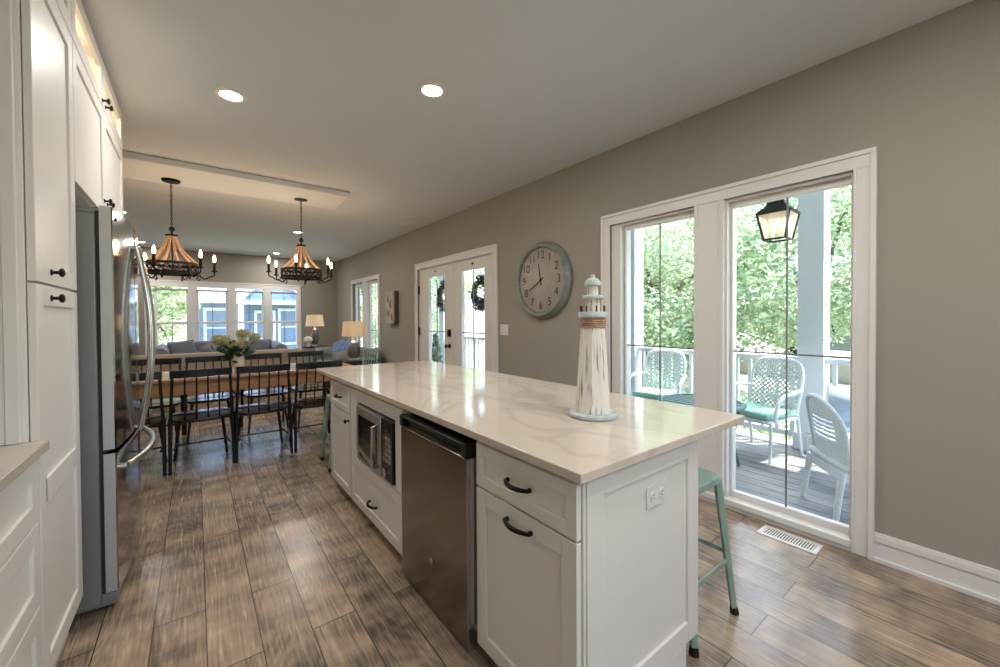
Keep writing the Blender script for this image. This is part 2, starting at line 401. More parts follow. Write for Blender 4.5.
M['carpaint'] = pmat('dark_car_paint', '3a4048', .25, metal=.4)
M['carpaint2'] = pmat('grey_car_paint', '8a929a', .25, metal=.4)
M['ceramic'] = pmat('grey_glazed_ceramic', '5d5a58', .35, var=.35, scale=18)
M['vase'] = pmat('cream_ceramic', 'd9d2c0', .35, var=.05)
M['clockrim'] = pmat('worn_sage_metal', '8a9088', .5, metal=.25, var=.2, scale=16)
M['clockface'] = pmat('aged_clock_face', '928b85', .3, var=.12, scale=7)
M['ink'] = pmat('dark_ink', '2c2a28', .6)
M['ltblue'] = pmat('pale_aqua_paint', 'bcc8c7', .6, var=.15, scale=40)
M['artwood'] = pmat('driftwood_board', 'b3a595', .8, var=.35, scale=5, stretch=(6, 6, 1))
M['darkwood'] = pmat('dark_stained_wood', '231d1b', .4, var=.3, scale=6)
M['sidewood'] = pmat('dark_side_board', '5a5048', .8, var=.2, scale=6)
M['toe'] = pmat('white_toe_kick', 'cfcbc5', .5, var=.02)
M['badge'] = pmat('silver_badge', 'd5d5d5', .25, metal=1)
M['platewhite'] = pmat('white_plastic_plate', 'e4e1dc', .35, var=.01)

# ------------------------------------------------------------------ setting: shell
XW = 2.92; YB = 10.75; H = 2.80
struct(MB().box(-2.4, XW+.02, -3.6, YB+.05, -.1, 0).build('floor', M['floor']))
struct(MB().box(-2.4, XW+.16, -3.6, YB+.16, H, H+.1).build('ceiling', M['ceil']))
T = .16
w = MB()
for y0, y1, z0, z1 in ((-3.6, .55, 0, H), (.55, 2.225, 2.15, H), (2.225, 3.94, 0, H), (3.94, 6.04, 2.15, H), (6.04, 7.82, 0, H),
                       (7.82, 9.46, 2.14, H), (7.82, 9.46, 0, .12), (9.46, YB+.16, 0, H)):
    w.box(XW, XW+T, y0, y1, z0, z1)
struct(w.build('wall_right', M['wall'], smooth=False))
w = MB()
for x0, x1, z0, z1 in ((-2.4, -.74, 0, H), (-.74, 2.0, 2.04, H), (-.74, 2.0, 0, .55), (2.0, XW, 0, H)):
    w.box(x0, x1, YB, YB+.16, z0, z1)
struct(w.build('wall_back', M['wall'], smooth=False))
w = MB(); w.box(-1.22, -1.06, -3.6, 4.0, 0, H); w.box(-2.4, -1.06, 4.0, 4.12, 0, H); w.box(-2.4, -2.24, 4.12, YB, 0, H)
struct(w.build('wall_left', M['wall'], smooth=False))
w = MB()
for x0, x1, z0, z1 in ((-1.22, -.6, 0, H), (-.6, 2.2, 2.3, H), (-.6, 2.2, 0, .9), (2.2, XW, 0, H)):
    w.box(x0, x1, -3.6, -3.44, z0, z1)
struct(w.build('wall_front', M['wall'], smooth=False))
# ceiling panel behind the chandeliers
struct(MB().box(-.62, 1.45, 4.76, 5.44, H-.06, H).build('trim_1', M['trim'], bevel=.01))
# baseboard along the right wall
def baseboard(y0, y1):
    b = MB(); b.box(XW-.016, XW, y0, y1, 0, .105); b.box(XW-.022, XW, y0, y1, .105, .14); b.box(XW-.013, XW, y0, y1, .14, .152); b.box(XW-.03, XW, y0, y1, 0, .022)
    return b
b = baseboard(-3.44, .482)
for y0, y1 in ((2.294, 3.864), (6.118, 7.74), (9.53, YB)):
    q = baseboard(y0, y1); b.add(q.v, q.f)
struct(b.build('baseboard_right', M['trim'], bevel=.002))
b = MB(); b.box(-2.2, -.82, YB-.016, YB, 0, .14); b.box(2.06, XW-.03, YB-.016, YB, 0, .14); b.box(-.82, 2.06, YB-.016, YB, 0, .14)
struct(b.build('baseboard_back', M['trim'], bevel=.002))

def casing(mb, y0, y1, z0, z1, cw, x=XW, d=.02):
    """flat casing with a raised outer band round an opening on the wall x"""
    mb.box(x-d, x, y0+.004, y0+cw, z0, z1-cw); mb.box(x-d, x, y1-cw, y1-.004, z0, z1-cw); mb.box(x-d, x, y0+.004, y1-.004, z1-cw, z1-.004)
    o = .022
    mb.box(x-d-.011, x+.001, y0-.004, y0+o, z0, z1-o); mb.box(x-d-.011, x+.001, y1-o, y1+.004, z0, z1-o); mb.box(x-d-.011, x+.001, y0-.004, y1+.004, z1-o, z1+.004)
    mb.box(x-d-.006, x, y0+cw-.014, y0+cw, z0, z1-cw); mb.box(x-d-.006, x, y1-cw, y1-cw+.014, z0, z1-cw); mb.box(x-d-.006, x, y0+cw, y1-cw, z1-cw, z1-cw+.014)

# window_1: two tall fixed lights down to the floor
w1 = thing('window_1', 'tall white double window to the porch', None, (XW, 1.39, 0), kind='structure')
m = MB(); casing(m, .482, 2.293, 0, 2.222, .092)
m.box(XW-.022, XW, 1.262, 1.452, .10, 2.13)           # flat centre mullion board
m.box(XW-.028, XW, 1.255, 1.285, .10, 2.13); m.box(XW-.028, XW, 1.43, 1.458, .10, 2.13)
m.build('window_casing', M['trim'], w1, bevel=.003)
m = MB(); m.box(XW-.035, XW+.13, .574, 2.201, .03, .07); m.box(XW-.022, XW+.02, .574, 2.201, 0, .03); m.build('window_sill', M['trim'], w1, bevel=.004)
m = MB()
for a0, a1 in ((.574, 1.262), (1.43, 2.12)):        # jambs
    m.box(XW, XW+.15, a0-.02, a0+.012, .07, 2.13); m.box(XW, XW+.15, a1-.012, a1+(.02 if a1 < 2 else .085), .07, 2.13); m.box(XW, XW+.15, a0, a1, 2.115, 2.145)
    
m.box(XW+.001, XW+.15, 1.24, 1.45, 0, 2.15)
m.build('window_jamb', M['trim'], w1, bevel=.002)
for a0, a1 in ((.574, 1.24), (1.45, 2.10)):
    s = MB(); fw = .018; x0, x1 = XW+.045, XW+.09
    s.box(x0, x1, a0, a0+fw, .07, 2.115); s.box(x0, x1, a1-fw, a1, .07, 2.115); s.box(x0, x1, a0+fw, a1-fw, .07, .108); s.box(x0, x1, a0+fw, a1-fw, 2.075, 2.115)
    sash = s.build('sash', M['trim'], w1, bevel=.003)
    g = MB().box(XW+.066, XW+.071, a0+fw-.004, a1-fw+.004, .104, 2.079).build('pane', M['glass'], sash, smooth=False)
    q = MB(); ym = (a0+a1)/2
    q.box(XW+.058, XW+.064, ym-.005, ym+.005, .108, 2.075); q.box(XW+.058, XW+.064, a0+fw, a1-fw, 1.079, 1.089)
    q.build('muntin', pmat('grey_muntin_bar', '7e8184', .5) if 'muntin' not in M else M['muntin'], sash, smooth=False)
    M.setdefault('muntin', bpy.data.materials['grey_muntin_bar'])

# window_2: narrow pair in the living room wall
w2 = thing('window_2', 'narrow white paired window beside the sofa', None, (XW, 8.63, 0), kind='structure')
m = MB(); casing(m, 7.741, 9.522, .06, 2.214, .085); m.box(XW-.02, XW, 8.5, 8.76, .15, 2.13); m.box(XW-.03, XW+.1, 7.826, 9.437, .12, .15)
m.build('window_casing', M['trim'], w2, bevel=.003)
for a0, a1 in ((7.84, 8.5), (8.76, 9.43)):
    s = MB(); fw = .05; x0, x1 = XW+.04, XW+.085
    s.box(x0, x1, a0, a0+fw, .14, 2.13); s.box(x0, x1, a1-fw, a1, .14, 2.13); s.box(x0, x1, a0+fw, a1-fw, .14, .2); s.box(x0, x1, a0+fw, a1-fw, 2.06, 2.13)
    sash = s.build('sash', M['trim'], w2, bevel=.003)
    MB().box(XW+.06, XW+.065, a0+fw-.004, a1-fw+.004, .196, 2.064).build('pane', M['glass'], sash, smooth=False)
    q = MB(); ym = (a0+a1)/2; q.box(XW+.052, XW+.058, ym-.006, ym+.006, .2, 2.06); q.box(XW+.052, XW+.058, a0+fw, a1-fw, 1.08, 1.092)
    q.build('muntin', M['muntin'], sash, smooth=False)
MB().box(XW, XW+.12, 8.5, 8.76, .14, 2.14).build('window_post', M['trim'], w2)

# window_3: four sash windows in a row on the back wall
w3 = thing('window_3', 'row of four white sash windows behind the sofa', None, (.6, YB, 0), kind='structure')
m = MB(); x0, x1, z0, z1 = -.816, 2.06, .47, 2.12
m.box(x0, x0+.11, YB-.022, YB, z0, z1); m.box(x1-.09, x1, YB-.022, YB, z0, z1); m.box(x0, x1, YB-.024, YB, z1-.1, z1); m.box(x0-.02, x1+.02, YB-.034, YB, z1, z1+.03)
m.box(x0-.03, x1+.03, YB-.06, YB, z0, z0+.035); m.box(x0, x1, YB-.022, YB, z0-.09, z0)
gaps = ((-.144, .05), (.547, .742), (1.248, 1.442))
for a, c in gaps: m.box(a+.035, c-.035, YB-.022, YB, z0, z1-.1)
m.build('window_casing', M['trim'], w3, bevel=.003)
m = MB()
for a, c in gaps: m.box(a+.02, c-.02, YB+.001, YB+.15, .5, 2.05)
m.build('window_post', M['trim'], w3)
for a0, a1 in ((-.634, -.144), (.05, .547), (.742, 1.248), (1.442, 1.966)):
    for z0, z1, dx in ((.55, 1.275, .03), (1.25, 1.98, .065)):
        s = MB(); fw = .045; b0, b1 = YB+dx, YB+dx+.034; A0, A1 = a0-fw+.01, a1+fw-.01
        s.box(A0, A0+fw, b0, b1, z0, z1); s.box(A1-fw, A1, b0, b1, z0, z1); s.box(A0+fw, A1-fw, b0, b1, z0, z0+fw*.9); s.box(A0+fw, A1-fw, b0, b1, z1-fw*.9, z1)
        sash = s.build('sash', M['trim'], w3, bevel=.003)
        MB().box(A0+fw-.004, A1-fw+.004, b0+.014, b0+.019, z0+.03, z1-.03).build('pane', M['glass'], sash, smooth=False)
        q = MB().box((A0+A1)/2-.007, (A0+A1)/2+.007, b0+.006, b0+.012, z0+.04, z1-.04); q.build('muntin', M['muntin'], sash, smooth=False)
# window_4: kitchen window in the wall behind the viewpoint
w4 = thing('window_4', 'wide white window in the kitchen end wall', None, (.8, -3.44, 0), kind='structure')
m = MB()
for a, c in ((-.6, -.53), (.765, .835), (2.13, 2.2)): m.box(a, c, -3.54, -3.42, .9, 2.3)
m.box(-.6, 2.2, -3.54, -3.42, .9, .96); m.box(-.6, 2.2, -3.54, -3.42, 2.24, 2.3); m.build('window_casing', M['trim'], w4)
MB().box(-.53, 2.13, -3.5, -3.495, .96, 2.24).build('pane', M['glass'], w4, smooth=False)

# door_1: glazed double door to the porch
d1 = thing('door_1', 'white glazed double door to the porch', None, (XW, 5.0, 0), kind='structure')
m = MB(); casing(m, 3.864, 6.116, 0, 2.22, .095)
m.box(XW, XW+.15, 3.94, 3.965, 0, 2.15); m.box(XW, XW+.15, 6.015, 6.04, 0, 2.15); m.box(XW, XW+.15, 3.965, 6.015, 2.11, 2.15); m.box(XW, XW+.15, 3.965, 6.015, 0, .02)
m.build('door_casing', M['trim'], d1, bevel=.003)
for a0, a1, p0, p1, active in ((3.97, 4.935, 4.155, 4.707, 0), (4.945, 6.01, 5.181, 5.69, 1)):
    s = MB(); x0, x1 = XW+.012, XW+.057; zb, zt, pb, pt = .02, 2.11, .26, 1.975
    s.box(x0, x1, a0, p0, zb, zt); s.box(x0, x1, p1, a1, zb, zt); s.box(x0, x1, p0, p1, zb, pb); s.box(x0, x1, p0, p1, pt, zt)
    l = .022
    s.box(x0-.009, x0, p0-l, p0, pb-l, pt+l); s.box(x0-.009, x0, p1, p1+l, pb-l, pt+l); s.box(x0-.009, x0, p0, p1, pb-l, pb); s.box(x0-.009, x0, p0, p1, pt, pt+l)
    slab = s.build('door_leaf', M['trim'], d1, bevel=.002)
    MB().box(XW+.03, XW+.036, p0-.003, p1+.003, pb-.003, pt+.003).build('pane', M['glass'], slab, smooth=False)
    q = MB(); ym = (p0+p1)/2; q.box(XW+.018, XW+.026, ym-.008, ym+.008, pb, pt); q.box(XW+.018, XW+.026, p0, p1, 1.12, 1.135); q.build('muntin', M['muntin'], slab, smooth=False)
    yb = p1+.07 if active == 0 else p0+.19
    MB().box(x0-.008, x0, (a0+a1)/2-.02-(.0 if active else .02), (a0+a1)/2+.0, 2.035, 2.062).build('flush_bolt', M['black'], slab)
    for z in (.3, 1.05, 1.72):
        yh = a1-.005 if active else a0+.005
        MB().cyl((x0-.012, yh, z), (x0-.012, yh, z+.13), .011, n=10).build('hinge', M['black'] if active else M['trim'], slab)
    if active:
        hw = MB(); yk = 5.045
        hw.box(x0-.022, x0, yk-.035, yk+.035, 1.06, 1.165); hw.cyl((x0, yk, .924), (x0-.012, yk, .924), .033, n=20); hw.cyl((x0-.012, yk, .924), (x0-.045, yk, .924), .011, n=12)
        hw.lathe([(.012, -.0), (.028, .006), (.03, .018), (.02, .03), (.004, .033)], (x0-.045-.033+.0, yk, .924), 18, 'x')
        hw.box(x0-.036, x0-.022, yk-.006, yk+.006, 1.09, 1.14)
        hw.build('door_handle', M['black'], slab, bevel=.002)

# ------------------------------------------------------------------ kitchen island
def fmap(face, sgn, axis):
    """(u, v, w) -> xyz ; w outward. axis 'x': surface x=face looking along sgn, u = y ; axis 'y': u = x"""
    if axis == 'x': return lambda u, v, w_: (face+sgn*w_, u, v)
    return lambda u, v, w_: (u, face+sgn*w_, v)
def fbox(mb, f, u0, u1, v0, v1, w0, w1):
    p, q = f(u0, v0, w0), f(u1, v1, w1); mb.box(p[0], q[0], p[1], q[1], p[2], q[2])
def shaker(f, u0, u1, v0, v1, fr=.058, t=.02, rec=.009, mb=None):
    mb = mb or MB()
    fbox(mb, f, u0, u0+fr, v0, v1, -t, 0); fbox(mb, f, u1-fr, u1, v0, v1, -t, 0)
    fbox(mb, f, u0+fr, u1-fr, v0, v0+fr, -t, 0); fbox(mb, f, u0+fr, u1-fr, v1-fr, v1, -t, 0)
    fbox(mb, f, u0+fr-.001, u1-fr+.001, v0+fr-.001, v1-fr+.001, -t, -rec)
    return mb
def pull(f, u, v, L=.125, vert=False):
    mb = MB(); n = 12; pts = []
    for i in range(n+1):
        t = -1+2*i/n; a = t*L/2; o = .012+.020*(1-t*t)
        pts.append(f(u+(0 if vert else a), v+(a if vert else 0), o))
    rs = [.0062+.0018*math.sin(PI*i/n) for i in range(n+1)]
    mb.tube(pts, rs, 10)
    for s_ in (-1, 1):
        a = s_*L/2*.97
        p0 = f(u+(0 if vert else a), v+(a if vert else 0), 0); p1 = f(u+(0 if vert else a), v+(a if vert else 0), .016)
        mb.cyl(p0, p1, .0085, .0065, 12)
    return mb
def knob(f, u, v):
    mb = MB(); p = lambda w_: f(u, v, w_)
    mb.cyl(p(0), p(.004), .011, .010, 14); mb.cyl(p(.004), p(.018), .005, .006, 12)
    mb.tube([p(.018), p(.022), p(.029), p(.033)], [.007, .0145, .0155, .009], 16)
    return mb

XF = .845                      # front plane of island doors
isl = thing('kitchen_island', 'long white shaker kitchen island base below the veined quartz counter', 'island', (1.2, 2.05, 0))
m = MB()
m.box(.865, 1.515, .775, 1.285, .1, .868); m.box(.865, 1.515, 1.94, 3.34, .1, .395); m.box(.865, .885, 1.945, 2.045, .395, .868); m.box(.865, .885, 2.692, 3.34, .395, .868)
m.box(.865, .885, 2.045, 2.692, .772, .868); m.box(.885, 1.515, 1.94, 2.03, .395, .868); m.box(.885, 1.515, 2.71, 3.34, .395, .868); m.box(1.35, 1.515, 1.285, 3.34, .1, .868); m.box(.865, 1.515, 1.285, 1.94, .85, .868)
m.box(.885, 1.35, 2.03, 2.71, .395, .411); m.box(.855, .866, 2.83, 3.33, .845, .868)
m.build('body', M['white'], isl, bevel=.002)
m = MB(); m.box(.93, 1.44, .83, 1.285, 0, .1); m.box(.93, 1.44, 1.94, 3.3, 0, .1); m.box(1.36, 1.44, 1.285, 1.94, 0, .1)
m.build('toe_kick', M['toe'], isl)
fy = fmap(.752, -1, 'y')
m = MB(); shaker(fy, .885, 1.53, .1, .868, fr=.075, t=.022, rec=.01, mb=m); fbox(m, fy, .885, 1.44, 0, .1, -.022, 0)
m.build('end_panel', M['white'], isl, bevel=.002)
m = MB(); m.box(.868, .885, .757, .775, .02, .868); m.box(.866, .874, .75, .78, .02, .868); m.build('corner_post', M['white'], isl, bevel=.002)
fx = fmap(XF, -1, 'x')
for u0, u1, v0, v1, nm, fr in ((.757, 1.262, .688, .848, 'drawer', .042), (.757, 1.262, .075, .680, 'door', .058), (1.955, 2.812, .075, .392, 'drawer', .058),
                               (2.83, 3.335, .655, .845, 'drawer', .045), (2.83, 3.335, .075, .647, 'door', .058)):
    o = shaker(fx, u0, u1, v0, v1, fr).build(nm, M['white'], isl, bevel=.0018)
    c = (u0+u1)/2
    if nm == 'drawer': pull(fx, c, v0+(v1-v0)*.5 if v1 > .5 else v0+.12 + .0*v1, .115).build('handle', M['black'], o)
    elif u0 < 1: pull(fx, c, v1-.048, .125).build('handle', M['black'], o)
    else: knob(fx, u0+.03, v1-.04).build('knob', M['black'], o)
m = MB(); fbox(m, fx, 1.95, 2.045, .40, .848, -.02, -.002); fbox(m, fx, 2.692, 2.82, .40, .848, -.02, -.002); fbox(m, fx, 2.045, 2.692, .775, .848, -.02, -.002); fbox(m, fx, 2.045, 2.692, .40, .411, -.02, -.002)
m.build('microwave_surround', M['white'], isl, bevel=.0018)
tag(MB().box(.818, 1.862, .717, 3.68, .87, .90).build('countertop', M['quartz'], bevel=.004, seg=3), 'polished white quartz worktop with soft beige veins on the island', 'countertop')

# microwave in its niche
mwv = thing('microwave', 'stainless microwave with black glass door built into the island', 'microwave', (.86, 2.37, .411))
m = MB(); m.box(.856, 1.25, 2.06, 2.68, .412, .762); m.build('body', M['blackplastic'], mwv, bevel=.004)
m = MB()                                             # door: bowed lower edge
poly = [(2.235, .752), (2.668, .752), (2.668, .47)] + [(2.668-.433*t, .47-.055*math.sin(PI/2*t)*1.0) for t in (.1, .25, .4, .55, .7, .85, 1)]
m.prism(poly, lambda u, v: (.858, u, v), lambda u, v: (.836, u, v)); dr = m.build('door', M['steelsatin'], mwv, bevel=.002)
poly = [(2.285, .70), (2.625, .70), (2.625, .50)] + [(2.625-.34*t, .50-.045*math.sin(PI/2*t)) for t in (.15, .4, .65, 1)]
MB().prism(poly, lambda u, v: (.838, u, v), lambda u, v: (.8345, u, v)).build('door_window', M['darkglass'], dr)
m = MB(); m.bar((.800, 2.262, .46), (.800, 2.262, .70), .022, .026); m.bar((.800, 2.262, .69), (.84, 2.262, .705), .02, .022); m.bar((.800, 2.262, .47), (.84, 2.262, .465), .02, .022)
m.build('handle', M['steellight'], dr, bevel=.003)
m = MB(); m.box(.838, .858, 2.066, 2.231, .416, .752); cp = m.build('control_panel', M['blackplastic'], mwv, bevel=.002)
MB().box(.8365, .838, 2.085, 2.212, .69, .73).build('display', M['darkglass'], cp)
m = MB()
for r in range(5):
    for c in range(3): m.box(.8355, .838, 2.085+c*.044, 2.118+c*.044, .52+r*.031, .542+r*.031)
m.build('buttons', M['steellight'], cp)
MB().lathe([(.026, 0), (.024, .014), (.02, .016)], (.838-.016, 2.15, .466), 24, 'x').build('dial', M['steellight'], cp)
m = MB(); m.box(.837, .858, 2.235, 2.668, .414, .418); m.build('base_strip', M['greycase'], mwv)

# under-counter fridge
uf = thing('under_counter_fridge', 'small stainless fridge with black top grip standing under the island counter', 'fridge', (1.05, 1.61, 0))
MB().box(.885, 1.34, 1.297, 1.93, .03, .838).build('body', M['blackplastic'], uf, bevel=.004)
dr = MB().box(.829, .878, 1.303, 1.93, .018, .775).build('door', M['steeldark'], uf, bevel=.006, seg=3)
MB().box(.8265, .876, 1.2985, 1.303, .018, .775).build('edge_strip', M['steellight'], dr)
m = MB(); m.box(.846, .878, 1.303, 1.93, .777, .83); m.box(.822, .846, 1.303, 1.93, .818, .832); m.box(.822, .846, 1.303, 1.335, .777, .832); m.box(.822, .846, 1.898, 1.93, .777, .832); m.box(.834, .846, 1.33, 1.9, .777, .786)
m.build('grip', M['blackplastic'], dr, bevel=.004)
m = MB(); m.lathe([(.014, 0), (.014, .003), (.010, .004)], (.829-.004, 1.60, .235), 20, 'x'); m.build('badge', M['badge'], dr)
for y in (1.35, 1.88):
    for x in (.92, 1.28): MB().cyl((x, y, 0), (x, y, .03), .018, n=12).build('foot', M['black'], uf)
MB().box(.879, .89, 1.31, 1.92, .012, .05).build('toe_grille', M['black'], uf)

# outlet on the island end
ot = thing('outlet', 'white double power outlet on the island end panel', 'outlet', (1.252, .762, .712))
MB().box(1.192, 1.312, .756, .762, .676, .750).build('plate', M['platewhite'], ot, bevel=.002)
for x in (1.226, 1.278): MB().lathe([(.0175, .0), (.0175, .003)], (x, .753, .713), 20, 'y').build('socket', M['trim'], ot)
for x in (1.226, 1.278):
    m = MB()
    for dz in (-.006, .006): m.box(x-.004, x+.004, .7525, .7535, .713+dz-.001, .713+dz+.001)
    m.box(x-.011, x-.008, .7525, .7535, .711, .715)
    m.build('slots', M['ink'], ot)

# ------------------------------------------------------------------ lighthouse ornament
LX, LY = 1.35, 1.115
lh = thing('lighthouse_ornament', 'weathered white wooden lighthouse ornament with rope band standing on the counter', 'ornament', (LX, LY, .90))
MB().lathe([(.096, .90), (.102, .905), (.102, .916), (.096, .921), (.03, .921)], (LX, LY, 0), 40).build('base', M['ltblue'], lh)
MB().lathe([(.077, .921), (.074, .95), (.052, 1.27), (.052, 1.322)], (LX, LY, 0), 10).build('tower', M['distressed'], lh, angle=20)
m = MB()
for i in range(5): m.lathe([(.053, 1.278+i*.0085), (.0565, 1.282+i*.0085), (.053, 1.2865+i*.0085)], (LX, LY, 0), 28, capped=False)
m.build('rope_band', M['rope'], lh)
MB().lathe([(.048, 1.318), (.060, 1.324), (.061, 1.340), (.057, 1.346), (.02, 1.346)], (LX, LY, 0), 32).build('gallery', M['ltblue'], lh)
MB().lathe([(.031, 1.346), (.030, 1.40)], (LX, LY, 0), 10).build('lantern_room', M['distressed'], lh, angle=20)
for i in range(8):
    a = 2*PI*i/8+.2; MB().cyl((LX+.052*math.cos(a), LY+.052*math.sin(a), 1.345), (LX+.052*math.cos(a), LY+.052*math.sin(a), 1.372), .0035, n=8).build('gallery_peg', M['darkwood'], lh)
MB().lathe([(.038, 1.399), (.045, 1.403), (.045, 1.411), (.04, 1.416), (.02, 1.416)], (LX, LY, 0), 28).build('upper_gallery', M['ltblue'], lh)
MB().lathe([(.024, 1.416), (.024, 1.458)], (LX, LY, 0), 10).build('lamp_house', M['distressed'], lh, angle=20)
MB().lathe([(.030, 1.456), (.035, 1.459), (.034, 1.468), (.029, 1.480), (.019, 1.489), (.009, 1.492), (.010, 1.497), (.009, 1.502), (.003, 1.506)], (LX, LY, 0), 28).build('dome', M['ltblue'], lh)

# ------------------------------------------------------------------ left run: base drawers, pantry, fridge, cabinet above
XC = -.395
bc = thing('base_cabinet', 'white three drawer base cabinet beside the tall pantry', 'cabinet', (-.7, 1.3, 0))
MB().box(-1.055, XC-.022, .55, 1.868, .1, .912).build('body', M['white'], bc, bevel=.002)
MB().box(-1.055, -.48, .55, 1.868, 0, .1).build('toe_kick', M['toe'], bc)
fL = fmap(XC-.002, 1, 'x')
for v0, v1 in ((.70, .895), (.435, .692), (.115, .427)):
    o = shaker(fL, .76, 1.862, v0, v1, .058).build('drawer', M['white'], bc, bevel=.0018)
    pull(fL, 1.3, (v0+v1)/2, .125).build('handle', M['black'], o)
for v0, v1 in ((.70, .895), (.115, .692)):
    o = shaker(fL, .56, .752, v0, v1, .05).build('drawer' if v0 > .5 else 'door', M['white'], bc, bevel=.0018)
tag(MB().box(-1.055, -.372, .53, 1.868, .913, .945).build('countertop', M['quartz'], bevel=.004), 'short pale worktop over the drawers beside the pantry', 'countertop')
PY0, PY1 = 1.872, 2.42
pc = thing('pantry_cabinet', 'tall white shaker pantry cabinet reaching the ceiling next to the fridge', 'cabinet', (-.7, 2.14, 0))
MB().box(-1.055, XC-.022, PY0, PY1, .14, H-.002).build('body', M['white'], pc, bevel=.002)
MB().box(-1.055, XC-.045, PY0+.01, PY1, 0, .14).build('toe_kick', M['toe'], pc)
m = MB(); fS = fmap(PY0-.001, -1, 'y'); fbox(m, fS, -1.05, XC-.035, .946, H-.003, -.001, .012); fbox(m, fS, -.46, XC-.035, .946, H-.003, .012, .018); m.build('side_panel', M['white'], pc, bevel=.002)
fP = fmap(XC, 1, 'x')
dz = shaker(fP, PY0+.004, PY1-.003, .15, 1.438, .068, mb=MB())
fbox(dz, fP, PY0+.06, PY1-.06, .72, .80, -.02, 0)
o = dz.build('door', M['white'], pc, bevel=.002); knob(fP, 2.035, 1.398).build('knob', M['black'], o)
o = shaker(fP, PY0+.004, PY1-.003, 1.446, 2.50, .068).build('door', M['white'], pc, bevel=.002); knob(fP, 2.04, 1.488).build('knob', M['black'], o)
shaker(fP, PY0+.004, PY1-.003, 2.508, 2.775, .068).build('door', M['white'], pc, bevel=.002)
FY0, FY1 = 2.422, 3.87
fc = thing('over_fridge_cabinet', 'white wall cabinet with lit glass doors above the fridge', 'cabinet', (-.7, 3.14, 1.9))
m = MB(); m.box(-1.055, XC-.022, FY0, FY1, 1.905, 2.505); m.box(-1.055, XC-.022, FY0, FY0+.02, 2.505, H-.002); m.box(-1.055, XC-.022, FY1-.02, FY1, 2.505, H-.002); m.box(-1.055, XC-.022, FY0, FY1, 2.775, H-.002)
m.box(-1.055, XC-.022, (FY0+FY1)/2-.015, (FY0+FY1)/2+.015, 2.505, H-.002)
m.build('body', M['white'], fc, bevel=.002)
ym = (FY0+FY1)/2+.0
for u0, u1, kn in ((FY0+.004, ym-.002, ym-.045), (ym+.002, FY1-.003, ym+.045)):
    o = shaker(fP, u0, u1, 1.91, 2.50, .066).build('door', M['white'], fc, bevel=.002); knob(fP, kn, 1.985).build('knob', M['black'], o)
    m = MB(); fr = .066; v0, v1 = 2.508, 2.778
    fbox(m, fP, u0, u0+fr, v0, v1, -.02, 0); fbox(m, fP, u1-fr, u1, v0, v1, -.02, 0); fbox(m, fP, u0+fr, u1-fr, v0, v0+fr, -.02, 0); fbox(m, fP, u0+fr, u1-fr, v1-fr, v1, -.02, 0)
    o = m.build('glass_door', M['white'], fc, bevel=.002); knob(fP, kn, 2.54).build('knob', M['black'], o)
    m = MB(); fbox(m, fP, u0+fr-.004, u1-fr+.004, v0+fr-.004, v1-fr+.004, -.012, -.008); m.build('pane', M['glass'], o, smooth=False)
    lp = MB().lathe([(.03, 2.765), (.03, 2.774)], (-.6, (u0+u1)/2, 0), 16).build('puck_light', M['downdisc'], fc)
    lamp_light('cabinet_light', 'POINT', (-.6, (u0+u1)/2, 2.745), 5.0, (1, .80, .55), fc, .02)
m = MB(); m.box(-1.055, XC-.03, FY1-.02, FY1, 0, 1.905); m.build('end_panel', M['white'], fc, bevel=.002)

# french door fridge
rf = thing('refrigerator', 'tall stainless french door refrigerator beside the pantry', 'refrigerator', (-.7, 2.98, 0))
RY0, RY1 = 2.51, 3.45; RC = (RY0+RY1)/2
MB().box(-1.04, -.352, RY0, RY1, .03, 1.80).build('body', M['greycase'], rf, bevel=.006)
m = MB(); m.box(-1.0, -.30, RY0+.01, RY1-.01, .02, .075); m.build('base_grille', M['greycase'], rf, bevel=.004)
for y in (RY0+.08, RY1-.08):
    for x in (-.42, -.95): MB().cyl((x, y, 0), (x, y, .03), .02, n=12).build('foot', M['black'], rf)
def front_x(y): return -.295+.03*(1-((y-RC)/(RC-RY0))**2)
def rdoor(y0, y1, z0, z1):
    n = 10; poly = [(-.338, y0)] + [(front_x(y0+.0)-.006, y0)] + [(front_x(y0+(y1-y0)*i/n), y0+.006+(y1-y0-.012)*i/n) for i in range(n+1)] + [(front_x(y1)-.006, y1), (-.338, y1)]
    return MB().prism(poly, lambda u, v: (u, v, z0), lambda u, v: (u, v, z1))
MB().box(-.353, -.336, RY0+.014, RY1-.022, .08, 1.815).build('gasket', M['gasket'], rf)
for y0, y1, sgn, nm in ((RY0, RC-.003, 1, 'door'), (RC+.003, RY1, -1, 'door')):
    o = rdoor(y0, y1, .735, 1.835).build(nm, M['steel'], rf, angle=30)
    yh = RC-sgn*.045; pts = []
    for i in range(17):
        t = -1+i/8; pts.append((front_x(yh)+.012+.055*(1-t*t), yh, 1.225+t*.50))
    h = MB().tube(pts, .0145, 12); h.cyl((front_x(yh)-.004, yh, .74+.0), (pts[0][0]+.004, yh, .742), .013, n=12); h.cyl((front_x(yh)-.004, yh, 1.715), (pts[-1][0]+.004, yh, 1.715), .013, n=12)
    h.build('handle', M['steellight'], o)
    if sgn == 1:
        MB().box(-.338, front_x(y0)-.005, y0-.0015, y0, .735, 1.835).build('door_edge', M['doorside'], o)
        MB().lathe([(.009, 0), (.009, .003)], (front_x(y0+.06), y0+.06, 1.79), 16, 'x').build('badge', M['badge'], o)
MB().box(-.43, -.31, RY0+.02, RY0+.1, 1.80, 1.828).build('hinge_cover', M['greycase'], rf, bevel=.006)
o = rdoor(RY0, RY1, .085, .715).build('freezer_drawer', M['steel'], rf, angle=30)
MB().box(-.338, front_x(RY0)-.005, RY0-.0015, RY0, .085, .715).build('drawer_side', M['doorside'], o)
pts = []
